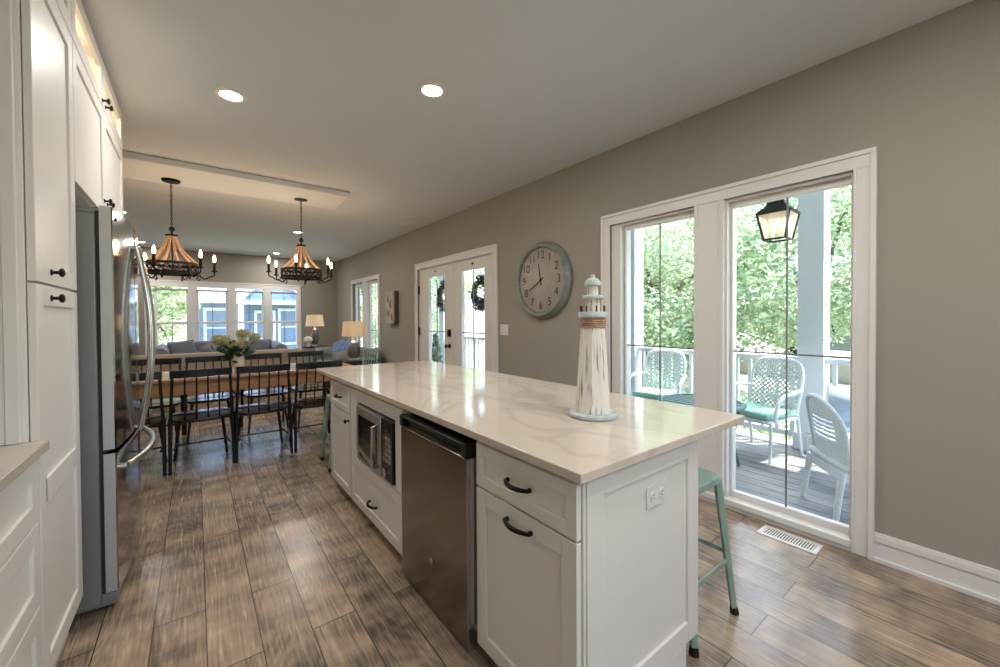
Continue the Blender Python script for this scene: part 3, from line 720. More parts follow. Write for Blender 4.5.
for i in range(21):
    t = -1+i/10; pts.append((front_x(RC)-.018+.012+.07*(1-t*t)+.0, RC+t*.41, .635))
h = MB().tube(pts, .016, 12, flat=1.0)
for k in (0, -1): h.cyl((front_x(pts[k][1])-.01, pts[k][1], .635), (pts[k][0]+.005, pts[k][1], .635), .015, n=12)
h.build('handle', M['steellight'], o)

# ------------------------------------------------------------------ stools
def make_stool(label, loc, rz, group=None):
    t = thing('bar_stool', label, 'stool', (0,0,0))
    m = MB(); s = .152; z = .62
    m.prism([(s*math.copysign(min(1, abs(math.cos(a))**.35), math.cos(a)), s*math.copysign(min(1, abs(math.sin(a))**.35), math.sin(a))) for a in [2*PI*i/32 for i in range(32)]],
            lambda u, v: (u, v, z-.03), lambda u, v: (u*.97, v*.97, z))
    st = m.build('seat', M['teal'], t, bevel=.006, seg=3)
    for sx in (-1, 1):
        for sy in (-1, 1):
            p0 = Vector((sx*.128, sy*.128, z-.02)); p1 = Vector((sx*.178, sy*.178, .018))
            lg = MB(); lg.bar(p0, p1, .034, .03, (sx, sy, 0), .026, .022)
            lo = lg.build('leg', M['teal'], t, bevel=.004)
            MB().cyl((sx*.18, sy*.18, 0), (sx*.178, sy*.178, .03), .019, .016, 12).build('foot', M['rubber'], lo)
    for i, (a, b_) in enumerate((((-1,-1),(1,-1)), ((1,-1),(1,1)), ((1,1),(-1,1)), ((-1,1),(-1,-1)))):
        zz = .235 if i % 2 == 0 else .275; k = .178-(.05*(zz/.6))
        MB().bar((a[0]*k, a[1]*k, zz), (b_[0]*k, b_[1]*k, zz), .008, .02).build('rung', M['teal'], t, bevel=.002)
    t.location = loc; t.rotation_euler = (0,0,rz)
    return t
s0 = make_stool('worn green metal stool beside the porch window at the near island end', (1.715, .95, 0), .0)
dup(s0, (1.10, 3.80, 0), -.05, 'worn green metal stool under the island counter end facing the dining table')

# ------------------------------------------------------------------ dining set
dt = thing('dining_table', 'long pine dining table with a deep apron between two rows of chairs', 'table', (.35, 5.27, 0))
MB().box(-.95, 1.52, 4.86, 5.66, .73, .76).build('tabletop', M['tabletop'], dt, bevel=.005)
m = MB(); m.box(-.88, 1.45, 4.90, 4.925, .60, .73); m.box(-.88, 1.45, 5.595, 5.62, .60, .73); m.box(-.88, -.855, 4.925, 5.595, .60, .73); m.box(1.425, 1.45, 4.925, 5.595, .60, .73); m.build('apron', M['lightwood'], dt, bevel=.003)
for x in (-.84, 1.41):
    for y in (4.94, 5.58): MB().lathe([(.03, 0), (.036, .05), (.028, .08), (.045, .3), (.048, .48), (.036, .53), (.05, .56), (.05, .60)], (x, y, 0), 20).build('leg', M['lightwood'], dt)

def make_chair(label, mat, name='dining_chair', group=None):
    t = thing(name, label, 'chair', (0,0,0), group=group)     # faces +y, back at -y
    m = MB(); n = 24; pl = []
    for i in range(n):
        a = 2*PI*i/n; c, s_ = math.cos(a), math.sin(a)
        pl.append((.228*math.copysign(abs(c)**.5, c)*(1 if s_ < 0 else 1.03), .012+.232*math.copysign(abs(s_)**.5, s_)))
    m.prism(pl, lambda u, v: (u*.93, v*.93, .415), lambda u, v: (u, v, .447)); m.build('seat', M['seatblack'] if mat is M['chairblack'] else mat, t, bevel=.006, seg=2)
    for s_ in (-1, 1):
        MB().tube([(s_*.16, .14, .425), (s_*.205, .20, .0)], [.016, .011], 10).build('leg', mat, t)
        MB().tube([(s_*.222, -.195, .47), (s_*.228, -.235, .0)], [.0165, .013], 10).build('leg', mat, t)
        MB().tube([(s_*.222, -.195, .43), (s_*.203, -.248, .885)], [.013, .011], 10).build('post', mat, t)
    pts = [(-.222+.444*i/10, -.245-.018*math.sin(PI*i/10), .856) for i in range(11)]
    m = MB(); 
    for a, b_ in zip(pts[:-1], pts[1:]): m.bar(a, b_, .018, .068)
    m.build('top_rail', mat, t, bevel=.003)
    pts = [(-.22+.44*i/8, -.2-.015*math.sin(PI*i/8), .50) for i in range(9)]
    MB().tube(pts, .0095, 8).build('low_rail', mat, t)
    for i in range(4):
        u = -1+2*(i+1)/5
        MB().tube([(u*.21, -.18, .44), (u*.20, -.255, .83)], [.0075, .0065], 8).build('spindle', mat, t)
    m = MB(); m.cyl((-.19, .175, .17), (-.2, -.2, .2), .008, n=8); m.cyl((.19, .175, .17), (.2, -.2, .2), .008, n=8); m.cyl((-.195, 0, .186), (.195, 0, .186), .008, n=8)
    m.build('stretcher', mat, t)
    return t
cl = ['black spindle-back chair on the kitchen side of the table, half hidden by the fridge',
      'black spindle-back chair on the kitchen side of the table, second from the fridge',
      'black spindle-back chair on the kitchen side of the table, in front of the flower vase',
      'black spindle-back chair on the kitchen side of the table, beside the island corner']
c0 = make_chair(cl[0], M['chairblack'], group='black chairs round the dining table')
c0.location = (-.445, 4.655, 0); c0.rotation_euler = (0,0,-.03)
for k, (x, y, rz) in enumerate(((.035, 4.63, .02), (.515, 4.615, -.01), (1.0, 4.60, .01))): dup(c0, (x, y, 0), rz, cl[k+1])
fl = ['black spindle-back chair on the window side of the table, closest to the fridge', 'black spindle-back chair on the window side of the table, second from the fridge',
      'black spindle-back chair on the window side of the table, just beyond the vase', 'black spindle-back chair on the window side of the table, below the table lamps']
for k, (x, y) in enumerate(((-.36, 5.60), (.12, 5.62), (.67, 5.60), (1.19, 5.61))): dup(c0, (x, y, 0), PI+.02*k-.02, fl[k])
tc_ = make_chair('teal painted spindle chair at the table end beside the console', M['teal'], name='side_chair')
tc_.location = (1.74, 5.62, 0); tc_.rotation_euler = (0,0,PI/2+.1)

# vase of hydrangeas
VX, VY = .375, 5.27
vs_ = thing('flower_vase', 'cream vase of pale green hydrangeas on the dining table', 'vase', (VX, VY, .76))
MB().lathe([(.035, .76), (.05, .80), (.058, .86), (.05, .92), (.036, .95), (.042, .965), (.034, .965), (.03, .94), (.03, .80)], (VX, VY, 0), 24, capped=True).build('vase_body', M['vase'], vs_)
rnd = random.Random(3)
for (x, y, z, r) in ((VX-.185, VY, 1.105, .064), (VX-.115, VY+.03, 1.09, .07), (VX+.045, VY+.05, 1.165, .064), (VX+.155, VY, 1.125, .055), (VX+.03, VY-.05, 1.06, .068), (VX-.06, VY-.03, 1.04, .03)):
    m = MB(); cs = []
    for _ in range(260):
        d = Vector((rnd.gauss(0,1), rnd.gauss(0,1), rnd.gauss(0,1))).normalized()*r*(.8+.25*rnd.random()); cs.append((x+d.x, y+d.y, z+d.z*.85))
    leaf_mesh(m, cs, .018, rnd, .7); m.blob((x, y, z), (r*.82, r*.82, r*.7), 12, 8)
    hd = m.build('bloom', M['hydrangea'], vs_, smooth=False)
    MB().tube([(VX, VY, .9), ((VX+x)/2, (VY+y)/2, 1.0), (x, y, z-.04)], .004, 6).build('stem', M['leafvase'], hd)
m = MB(); cs = []
for _ in range(90): cs.append((VX-.05+rnd.gauss(0, .075), VY+rnd.gauss(0, .05), .99+rnd.gauss(0, .04)))
leaf_mesh(m, cs, .05, rnd, .9); m.build('leaves', M['leafvase'], vs_, smooth=False)

# ------------------------------------------------------------------ chandeliers
def make_chandelier(label, loc):
    t = thing('chandelier', label, 'chandelier', (0,0,0), group='chandeliers over the dining table')   # origin at ceiling panel
    MB().lathe([(.03, -.026), (.07, -.02), (.078, -.008), (.078, 0)], n=28).build('canopy', M['iron'], t)
    m = MB(); z = -.026
    k = 0
    while z > -.47:
        pts = [(.008*math.cos(a)*(1 if k % 2 else 0), .008*math.cos(a)*(0 if k % 2 else 1), z-.015+.015*math.sin(a)) for a in [2*PI*i/10 for i in range(10)]]
        m.tube(pts, .0032, 6, closed=True); z -= .0235; k += 1
    m.build('chain', M['iron'], t)
    MB().lathe([(.006, -.47), (.02, -.478), (.026, -.495), (.02, -.512), (.008, -.52), (.008, -.55), (.05, -.552), (.052, -.57), (.008, -.572)], n=20).build('hub', M['iron'], t)
    MB().cyl((0,0,-.55), (0,0,-.94), .006, n=8).build('rod', M['iron'], t)
    for i in range(12):
        a = 2*PI*(i+.5)/12; pts = []
        for j in range(11):
            q = j/10; r = .036+.172*(q**1.7)*.9+.172*.1*q; pts.append((r*math.cos(a), r*math.sin(a), -.562-.285*q**.92))
        MB().tube(pts, [.009+.004*j/10 for j in range(11)], 8).build('bead_strand', M['rope'], t)
    m = MB()
    for z in (-.85, -.94): m.lathe([(.205, z-.012), (.222, z-.012), (.222, z+.012), (.205, z+.012), (.205, z-.012)], n=36, capped=False)
    for i in range(18):
        a, b_ = 2*PI*i/18, 2*PI*(i+1)/18; 
        m.tube([(.214*math.cos(a), .214*math.sin(a), -.935), (.216*math.cos((a+b_)/2), .216*math.sin((a+b_)/2), -.895), (.214*math.cos(b_), .214*math.sin(b_), -.855)], .005, 6)
        m.tube([(.214*math.cos(b_), .214*math.sin(b_), -.935), (.216*math.cos((a+b_)/2), .216*math.sin((a+b_)/2), -.895), (.214*math.cos(a), .214*math.sin(a), -.855)], .005, 6)
    for i in range(3):
        a = PI*i/3+.17; m.bar((-.21*math.cos(a), -.21*math.sin(a), -.94), (.21*math.cos(a), .21*math.sin(a), -.94), .012, .008)
    m.build('ring', M['iron'], t)
    for i in range(6):
        a = PI/3*i+math.radians(10); c, s_ = math.cos(a), math.sin(a)
        prof = [(.216, -.93), (.235, -.965), (.262, -.985), (.292, -.975), (.315, -.955), (.338, -.95), (.352, -.94), (.355, -.92), (.355, -.90)]
        arm = MB().tube([(r*c, r*s_, z) for r, z in prof], .0065, 8)
        arm.tube([(.214*c, .214*s_, -.95), (.20*c, .20*s_, -.99), (.215*c, .215*s_, -1.005), (.23*c, .23*s_, -.985)], .0055, 8)
        ao = arm.build('arm', M['iron'], t)
        MB().lathe([(.008, -.905), (.026, -.90), (.03, -.893), (.014, -.888), (.0135, -.80), (.011, -.798)], (.355*c, .355*s_, 0), 16).build('candle', M['iron'], ao)
        MB().lathe([(.008, -.80), (.0125, -.785), (.015, -.765), (.011, -.742), (.003, -.72)], (.355*c, .355*s_, 0), 14).build('bulb', M['bulb'], ao)
        lamp_light('candle_light', 'POINT', (.355*c, .355*s_, -.70), CANDLE_W, (1, .74, .50), t, .03)
    t.location = loc
    return t
ch = make_chandelier('dark iron ring chandelier with wood bead swags hanging closer to the fridge', (-.18, 5.25, H-.06))
ch2 = dup(ch, (1.01, 5.2, H-.045), 0, 'dark iron ring chandelier with wood bead swags hanging closer to the porch doors')

# ------------------------------------------------------------------ recessed lights and ceiling vent
def make_down(label, loc):
    t = thing('recessed_light', label, 'ceiling light', (0,0,0), group='recessed ceiling lights')
    MB().lathe([(.062, -.001), (.066, -.008), (.092, -.004), (.094, -.0005)], n=36, capped=False).build('trim_ring', M['trim'], t)
    MB().lathe([(.001, -.004), (.062, -.003)], n=32, capped=False).build('lens', M['downdisc'], t)
    l = lamp_light('down_light', 'AREA', (0, 0, -.012), DOWN_W, (1, .96, .93), t, .12)
    t.location = loc; return t
d0 = make_down('round recessed ceiling light above the kitchen aisle', (.204, 3.173, H))
for x, y, lb in ((1.235, 2.33, 'round recessed ceiling light above the island'), (1.40, 7.45, 'round recessed ceiling light behind the right-hand chandelier chain'), (1.45, 10.1, 'small round recessed ceiling light close to the back windows, between the chandeliers'),
                 (-.80, 10.1, 'small round recessed ceiling light above the left end of the back windows'), (-.8, 7.45, None), (.9, -.3, None), (1.6, .2, None), (.2, -1.6, None), (1.6, -1.8, None)):
    dup(d0, (x, y, H), 0, lb or 'round recessed ceiling light out of view')
vt = thing('ceiling_vent', 'small pale air vent on the ceiling near the right wall', 'vent', (2.62, 5.76, H))
m = MB(); m.box(2.54, 2.70, 5.55, 5.97, H-.006, H); m.build('frame', M['ceil'], vt, bevel=.002)
m = MB()
for i in range(8): m.box(2.556+i*.018, 2.564+i*.018, 5.57, 5.95, H-.012, H-.006)
m.build('louvres', M['ceil'], vt)

# ------------------------------------------------------------------ wall things
CY, CZ = 3.05, 1.715
ck = thing('wall_clock', 'large round sage metal wall clock between the porch doors and window', 'clock', (XW, CY, CZ))
R0 = .40
prof = [(R0-.005, 0), (R0+.005, -.015), (R0-.002, -.05), (R0-.018, -.062), (R0-.022, -.075), (R0-.03, -.088), (R0-.045, -.09), (R0-.055, -.082), (R0-.06, -.06)]
MB().lathe(prof, (XW, CY, CZ), 56, 'x', capped=False).build('rim', M['clockrim'], ck, angle=50)
MB().lathe([(.001, -.055), (R0-.058, -.055), (R0-.058, -.04)], (XW, CY, CZ), 56, 'x', capped=False).build('face', M['clockface'], ck)
MB().lathe([(R0-.061, -.056), (R0-.056, -.062), (R0-.052, -.056)], (XW, CY, CZ), 56, 'x', capped=False).build('inner_ring', M['black'], ck)
def text_mb(mb, s, size, f):
    cu = bpy.data.curves.new('t', 'FONT'); cu.body = s; cu.size = size; cu.align_x = 'CENTER'; cu.align_y = 'CENTER'
    o = bpy.data.objects.new('t', cu); C.objects.link(o)
    dg = bpy.context.evaluated_depsgraph_get(); me = o.evaluated_get(dg).to_mesh()
    mb.add([f(v.co.x, v.co.y) for v in me.vertices], [tuple(p.vertices) for p in me.polygons])
    bpy.data.objects.remove(o); bpy.data.curves.remove(cu)
for h in range(1, 13):
    m = MB()
    a = 2*PI*h/12; cu_, cv = .262*math.sin(a), .262*math.cos(a)
    # seen from inside the room the wall's right is -y
    text_mb(m, str(h), .118, lambda x, y, cu_=cu_, cv=cv: (XW-.0565, CY-(cu_+x), CZ+cv+y))
    m.build('numeral', M['ink'], ck, smooth=False)
m = MB()
for i in range(60):
    a = 2*PI*i/60; r0, r1 = .325, .333
    p0 = (XW-.0562, CY-r0*math.sin(a), CZ+r0*math.cos(a)); p1 = (XW-.0562, CY-r1*math.sin(a), CZ+r1*math.cos(a)); m.bar(p0, p1, .003, .001, (1,0,0))
m.build('minute_marks', M['ink'], ck, smooth=False)
def hand(name, ang, L, w_, x):
    d = Vector((0, -math.sin(ang), math.cos(ang))); c = Vector((x, CY, CZ)); mb = MB()
    mb.bar(c-d*.05, c+d*L, .003, w_, (d.cross(Vector((1,0,0)))), .003, w_*.4); mb.build(name, M['black'], ck)
hand('hour_hand', math.radians(350), .17, .012, XW-.060); hand('minute_hand', math.radians(240), .20, .010, XW-.064)
MB().lathe([(.014, 0), (.012, -.008)], (XW-.058, CY, CZ), 16, 'x').build('hub', M['black'], ck)

sw = thing('light_switch', 'white double rocker light switch beside the porch doors', 'switch', (XW, 3.74, 1.185))
MB().box(XW-.006, XW, 3.665, 3.815, 1.12, 1.25).build('plate', M['platewhite'], sw, bevel=.002)
for y in (3.685, 3.745): MB().box(XW-.010, XW-.006, y+.006, y+.04, 1.152, 1.218).build('rocker', M['platewhite'], sw, bevel=.0015)
ar = thing('wall_art', 'rustic whitewashed board carving hung beside the porch doors', 'wall art', (XW, 7.03, 1.52))
MB().box(XW-.075, XW, 6.84, 7.23, 1.24, 1.83).build('board', M['sidewood'], ar, bevel=.004)
m = MB()
for i in range(3): m.box(XW-.095, XW-.075, 6.84+.131*i, 6.84+.131*i+.126, 1.24, 1.83)
m.build('front_slats', M['artwood'], ar, bevel=.003)
m = MB()
for y, z, rz in ((7.10, 1.68, .3), (6.98, 1.58, -.2), (7.08, 1.42, .25), (6.93, 1.36, -.1)):
    m.tube([(XW-.098, y-.03, z-.06), (XW-.104, y, z-.02), (XW-.1, y+.015*rz, z+.07)], [.01, .02, .006], 8)
m.build('carved_figure', pmat('faded_blue_grey_paint', '8f8b88', .8, var=.2), ar)
# floor register
rg = thing('floor_register', 'white slotted metal floor register in front of the window', 'vent', (2.785, .83, 0))
m = MB(); x0, x1, y0, y1 = 2.715, 2.852, .684, .98
m.box(x0, x1, y0, y0+.022, 0, .006); m.box(x0, x1, y1-.022, y1, 0, .006); m.box(x0, x0+.024, y0+.022, y1-.022, 0, .006); m.box(x1-.024, x1, y0+.022, y1-.022, 0, .006)
n = 19
for i in range(n): yy = y0+.022+(y1-y0-.044)*(i+.5)/n; m.box(x0+.024, x1-.024, yy-.0035, yy+.0035, .001, .0055)
m.build('grille', M['platewhite'], rg, bevel=.001)
MB().box(x0+.02, x1-.02, y0+.02, y1-.02, .0003, .001).build('duct_shade', M['ink'], rg)  # thin dark sheet painted as the shade of the opening below the slats

# ------------------------------------------------------------------ living room
def sofa_seat(mb_f, *a): pass
sb = thing('sofa', 'beige sofa with its back turned to the dining table', 'sofa', (.4, 8.45, 0))
m = MB(); m.box(-1.0, 1.55, 8.0, 8.2, .1, .79); m.build('back', M['fabric_beige'], sb, bevel=.05, seg=4)
m = MB(); m.box(-.86, 1.41, 8.18, 8.9, .1, .32); m.build('seat_base', M['fabric_beige'], sb, bevel=.02)
for x0, x1 in ((-1.02, -.84), (1.39, 1.57)): MB().box(x0, x1, 8.1, 8.92, .1, .60).build('arm', M['fabric_beige'], sb, bevel=.05, seg=4)
for k in range(3): MB().box(-.83+.745*k, -.83+.745*k+.735, 8.22, 8.9, .33, .47).build('seat_cushion', M['fabric_beige'], sb, bevel=.04, seg=4)
for x in (-.95, 1.5):
    for y in (8.05, 8.85): MB().cyl((x, y, 0), (x, y, .1), .02, .026, 12).build('leg', M['darkwood'], sb)
# tufted sofa under the back windows
ts = thing('tufted_sofa', 'grey button-tufted sofa with rolled arms under the back windows', 'sofa', (.45, 10.1, 0))
bx0, bx1 = -.45, 1.36; by = 10.42
m = MB(); nx, nz = 60, 24
vsx = []
for j in range(nz+1):
    for i in range(nx+1):
        x = bx0+(bx1-bx0)*i/nx; z = .42+.44*j/nz
        u, v = (x-bx0)/.226, (z-.42)/.147
        d = .5*abs(math.sin(PI*(u+v)/2)*math.sin(PI*(u-v)/2))**.5
        vsx.append((x, by-.10-.10*d+.08*(z-.42), z))
m.add(vsx, [(j*(nx+1)+i, j*(nx+1)+i+1, (j+1)*(nx+1)+i+1, (j+1)*(nx+1)+i) for j in range(nz) for i in range(nx)])
m.box(bx0, bx1, by-.06, by+.1, .1, .85); m.tube([(bx0, by+.0, .83), (bx1, by+.0, .83)], .055, 14)
m.build('tufted_back', M['fabric_grey'], ts, angle=60)
for s_, x in ((-1, bx0), (1, bx1)):
    a = MB(); a.tube([(x+s_*.08, 9.55, .68), (x+s_*.08, 10.45, .72)], .125, 18); a.box(x-.02 if s_ > 0 else x-.16, x+.16 if s_ > 0 else x+.02, 9.57, 10.45, .1, .68); a.build('rolled_arm', M['fabric_grey'], ts)
MB().box(bx0, bx1, 9.6, by-.05, .1, .34).build('seat_base', M['fabric_grey'], ts, bevel=.02)
for k in range(2):
    L_ = (bx1-bx0)/2; MB().box(bx0+.02+L_*k, bx0+L_*(k+1)-.01, 9.58, by-.1, .35, .48).build('seat_cushion', M['fabric_grey'], ts, bevel=.04, seg=4)
for x in (bx0-.05, bx1+.05):
    for y in (9.62, 10.4): MB().cyl((x, y, 0), (x, y, .1), .02, .028, 12).build('leg', M['darkwood'], ts)
def pillow(label, c, ax, up, nrm, h, mat, th=.09):
    m = MB().cushion(c, ax, up, nrm, h, h, th)
    o = m.build('throw_pillow', mat); tag(o, label, 'pillow'); return o
def V(*a): return Vector(a).normalized()
n_ = V(.1, -1, .35); u_ = (Vector((0,0,1))-n_*n_.z).normalized(); a_ = u_.cross(n_)
pillow('slate grey throw pillow leaning on the tufted sofa below the tree-filled window', (-.2, 10.1, .70), (a_+u_*.18).normalized(), (u_-a_*.18).normalized(), n_, .21, M['fabric_slate'])
pillow('slate grey throw pillow leaning on the tufted sofa beside the lamp corner', (1.10, 10.08, .70), (a_-u_*.25).normalized(), (u_+a_*.25).normalized(), n_, .20, M['fabric_slate'])
# loveseat by the right wall
lv = thing('loveseat', 'grey green loveseat against the right wall behind the console lamp', 'sofa', (2.4, 8.3, 0))
MB().box(2.62, 2.84, 7.5, 9.0, .1, .74).build('back', M['fabric_sage'], lv, bevel=.07, seg=4)
for y0, y1 in ((7.42, 7.64), (8.88, 9.1)):
    m = MB(); m.tube([(1.98, (y0+y1)/2, .60), (2.8, (y0+y1)/2, .64)], .125, 16); m.box(2.0, 2.8, y0+.01, y1-.01, .1, .6); m.build('rolled_arm', M['fabric_sage'], lv)
MB().box(1.98, 2.64, 7.62, 8.9, .1, .34).build('seat_base', M['fabric_sage'], lv, bevel=.02)
for k in range(2): MB().box(1.97, 2.62, 7.645+.615*k, 8.25+.615*k, .35, .48).build('seat_cushion', M['fabric_sage'], lv, bevel=.04, seg=4)
for x in (2.03, 2.78):
    for y in (7.5, 9.0): MB().cyl((x, y, 0), (x, y, .1), .02, .026, 12).build('leg', M['darkwood'], lv)
n_ = V(-1, -.35, .35); u_ = (Vector((0,0,1))-n_*n_.z).normalized(); a_ = u_.cross(n_)
pillow('blue patterned throw pillow on the loveseat beside the console lamp', (2.36, 7.86, .70), a_, u_, n_, .20, M['fabric_blue'])
pillow('blue patterned throw pillow on the loveseat closer to the corner lamp', (2.36, 8.52, .69), (a_+u_*.3).normalized(), (u_-a_*.3).normalized(), n_, .20, M['fabric_blue'])
# armchair cushion seen by the corner table
# end table + corner lamp
et = thing('end_table', 'dark round end table in the far corner under a lamp', 'table', (2.16, 9.78, 0))
MB().lathe([(.26, .68), (.27, .69), (.27, .71), (.26, .715)], (2.16, 9.78, 0), 32).build('tabletop', M['darkwood'], et)
MB().lathe([(.16, 0), (.16, .02), (.04, .05), (.03, .3), (.05, .5), (.03, .68)], (2.16, 9.78, 0), 20).build('pedestal', M['darkwood'], et)
def make_lamp(label, loc, h, rb, base_h, sr0, sr1, sh, base_mat):
    t = thing('table_lamp', label, 'lamp', loc)
    x, y, z = loc
    MB().lathe([(rb*.8, 0), (rb*.85, .015), (rb*.6, .03)], loc, 24).build('base', M['vase'], t)
    MB().lathe([(rb*.6, .03), (rb, base_h*.3), (rb*1.05, base_h*.6), (rb*.9, base_h*.85), (rb*.45, base_h)], loc, 24).build('body', base_mat, t)
    MB().lathe([(rb*.45, base_h), (rb*.55, base_h+.02), (rb*.3, base_h+.04), (.012, base_h+.05), (.010, base_h+.14)], loc, 20).build('neck', M['vase'], t)
    s0_, s1_ = h-sh, h
    MB().lathe([(sr0, s0_), (sr1, s1_), (sr1-.003, s1_), (sr0-.003, s0_)], loc, 40, capped=False).build('lamp_shade', M['shade'], t)
    MB().lathe([(.01, s0_+.03), (.03, s0_+.07), (.03, s0_+.10), (.01, s0_+.13)], loc, 16).build('bulb', M['bulb'], t)
    lamp_light('lamp_light', 'POINT', (x, y, z+s0_+.08), LAMP_W, (1, .93, .84), t, .04)
    return t
make_lamp('table lamp with white shade on the far corner end table', (2.16, 9.78, .716), .71, .075, .36, .195, .165, .26, M['ceramic'])
cs_ = thing('console_table', 'dark console table beside the dining table carrying a lamp', 'table', (2.12, 6.75, 0))
MB().box(1.86, 2.42, 6.5, 7.0, .62, .65).build('tabletop', M['darkwood'], cs_, bevel=.004)
MB().box(1.9, 2.38, 6.54, 6.96, .52, .62).build('apron', M['darkwood'], cs_)
for x in (1.92, 2.36):
    for y in (6.56, 6.94): MB().box(x-.02, x+.02, y-.02, y+.02, 0, .52).build('leg', M['darkwood'], cs_, bevel=.003)
make_lamp('table lamp with linen shade and grey ceramic body on the dark console', (2.08, 6.72, .65), .635, .10, .27, .185, .165, .245, M['ceramic'])
fv = thing('white_bouquet', 'small white flower bouquet on the corner end table', 'flowers', (1.99, 9.66, .716))
MB().lathe([(.03, 0), (.04, .05), (.03, .09), (.034, .10)], (1.99, 9.66, .716), 18).build('pot', M['vase'], fv)
m = MB(); m.blob((1.99, 9.66, .87), (.09, .09, .07), 14, 8, 4, .25); m.build('bloom', pmat('white_petals', 'e8e2d4', .9), fv)

# ------------------------------------------------------------------ porch
struct(MB().box(XW+T, 5.3, -2.5, 12.2, -.35, -.3).build('porch_slab', M['deck']))
dk = MB(); x = XW+T
while x < 5.28:
    dk.box(x, x+.134, -2.5, 12.2, -.10, -.06); x += .14
struct(dk.build('porch_floor', M['deck'], bevel=.003))
struct(MB().box(XW+T, 5.42, -2.5, 12.2, 3.0, 3.06).build('porch_ceiling', M['porchwhite']))
struct(MB().box(4.98, 5.2, -2.5, 12.2, 2.82, 3.0).build('porch_beam', M['porchwhite']))
def make_column(y):
    t = thing('porch_column', 'square white porch column standing behind the patio chairs', 'column', (5.09, y, -.06))
    MB().box(4.98, 5.2, y-.11, y+.11, .12, 2.78).build('shaft', M['porchwhite'], t, bevel=.006)
    MB().box(4.95, 5.23, y-.14, y+.14, -.06, .12).build('plinth', M['porchwhite'], t, bevel=.008)
    MB().box(4.955, 5.225, y-.135, y+.135, 2.76, 2.82).build('capital', M['porchwhite'], t, bevel=.006)
    m = MB(); m.box(4.972, 5.208, y-.118, y+.118, 1.07, 1.10); m.build('band', M['porchwhite'], t)
    return t
k0 = make_column(1.315)
for y, lb in ((-1.2, 'square white porch column past the window edge'), (3.47, 'square white porch column at the doors side of the tall window'), (6.2, 'square white porch column seen through the glazed doors'), (9.0, 'square white porch column toward the living room window'), (11.6, 'square white porch column at the far end of the porch')):
    dup(k0, (5.09, y, -.06), 0, lb)
cols = (-1.2, 1.315, 3.47, 6.2, 9.0, 11.6)
rails = [(a+.11, b_-.11) for a, b_ in zip(cols[:-1], cols[1:])]
rl = ['white porch railing beyond the chair at the window edge', 'white porch railing behind the lattice patio chairs', 'white porch railing past the tall window', 'white porch railing seen through the glazed doors', 'white porch railing outside the living room window']
for (a, b_), lb in zip(rails, rl):
    t = thing('porch_railing', lb, 'railing', (5.09, (a+b_)/2, -.06), group='porch railing sections')
    MB().box(5.05, 5.13, a, b_, .845, .90).build('top_rail', M['porchwhite'], t, bevel=.006)
    MB().box(5.07, 5.11, a, b_, .04, .10).build('bottom_rail', M['porchwhite'], t, bevel=.004)
    n = int((b_-a)/.135)
    for i in range(n):
        y = a+(b_-a)*(i+.5)/n; MB().box(5.072, 5.108, y-.018, y+.018, .10, .845).build('baluster', M['porchwhite'], t)
# hanging lantern
PX, PY = 4.2, 1.352
ln = thing('porch_lantern', 'lit black glass lantern hanging from the porch ceiling', 'lantern', (PX, PY, 3.0))
fr_ = MB()
def ring4(z, r): return [(PX+r*c, PY+r*s_, z) for c, s_ in ((1,1),(-1,1),(-1,-1),(1,-1))]
top, mid, bot = ring4(2.30, .075), ring4(2.25, .125), ring4(2.02, .085)
for a, b_ in ((mid, bot),):
    for i in range(4):
        fr_.bar(a[i], b_[i], .014, .014); fr_.bar(a[i], a[(i+1) % 4], .014, .014); fr_.bar(b_[i], b_[(i+1) % 4], .014, .014)
fr_.build('frame', M['iron'], ln)
m = MB(); m.add(ring4(2.255, .14)+ring4(2.33, .07)+ring4(2.36, .065)+ring4(2.40, .02), [(i, (i+1) % 4, 4+(i+1) % 4, 4+i) for i in range(4)]+[(4+i, 4+(i+1) % 4, 8+(i+1) % 4, 8+i) for i in range(4)]+[(8+i, 8+(i+1) % 4, 12+(i+1) % 4, 12+i) for i in range(4)]+[(12,13,14,15),(3,2,1,0)])
m.build('cap', M['iron'], ln, smooth=False)
MB().cyl((PX, PY, 2.40), (PX, PY, 3.0), .008, n=8).build('stem', M['iron'], ln)
m = MB()
for i in range(4): m.add([mid[i], mid[(i+1) % 4], bot[(i+1) % 4], bot[i]], [(0,1,2,3)])
m.build('pane', M['seeded'], ln, smooth=False)
MB().lathe([(.012, 2.12), (.024, 2.14), (.024, 2.17), (.008, 2.20)], (PX, PY, 0), 14).build('bulb', M['bulb'], ln)
MB().cyl((PX, PY, 2.02), (PX, PY, 2.12), .02, n=12).build('candle', M['vase'], ln)
lamp_light('lantern_light', 'POINT', (PX, PY, 2.155), 2, (1, .75, .5), ln, .03)

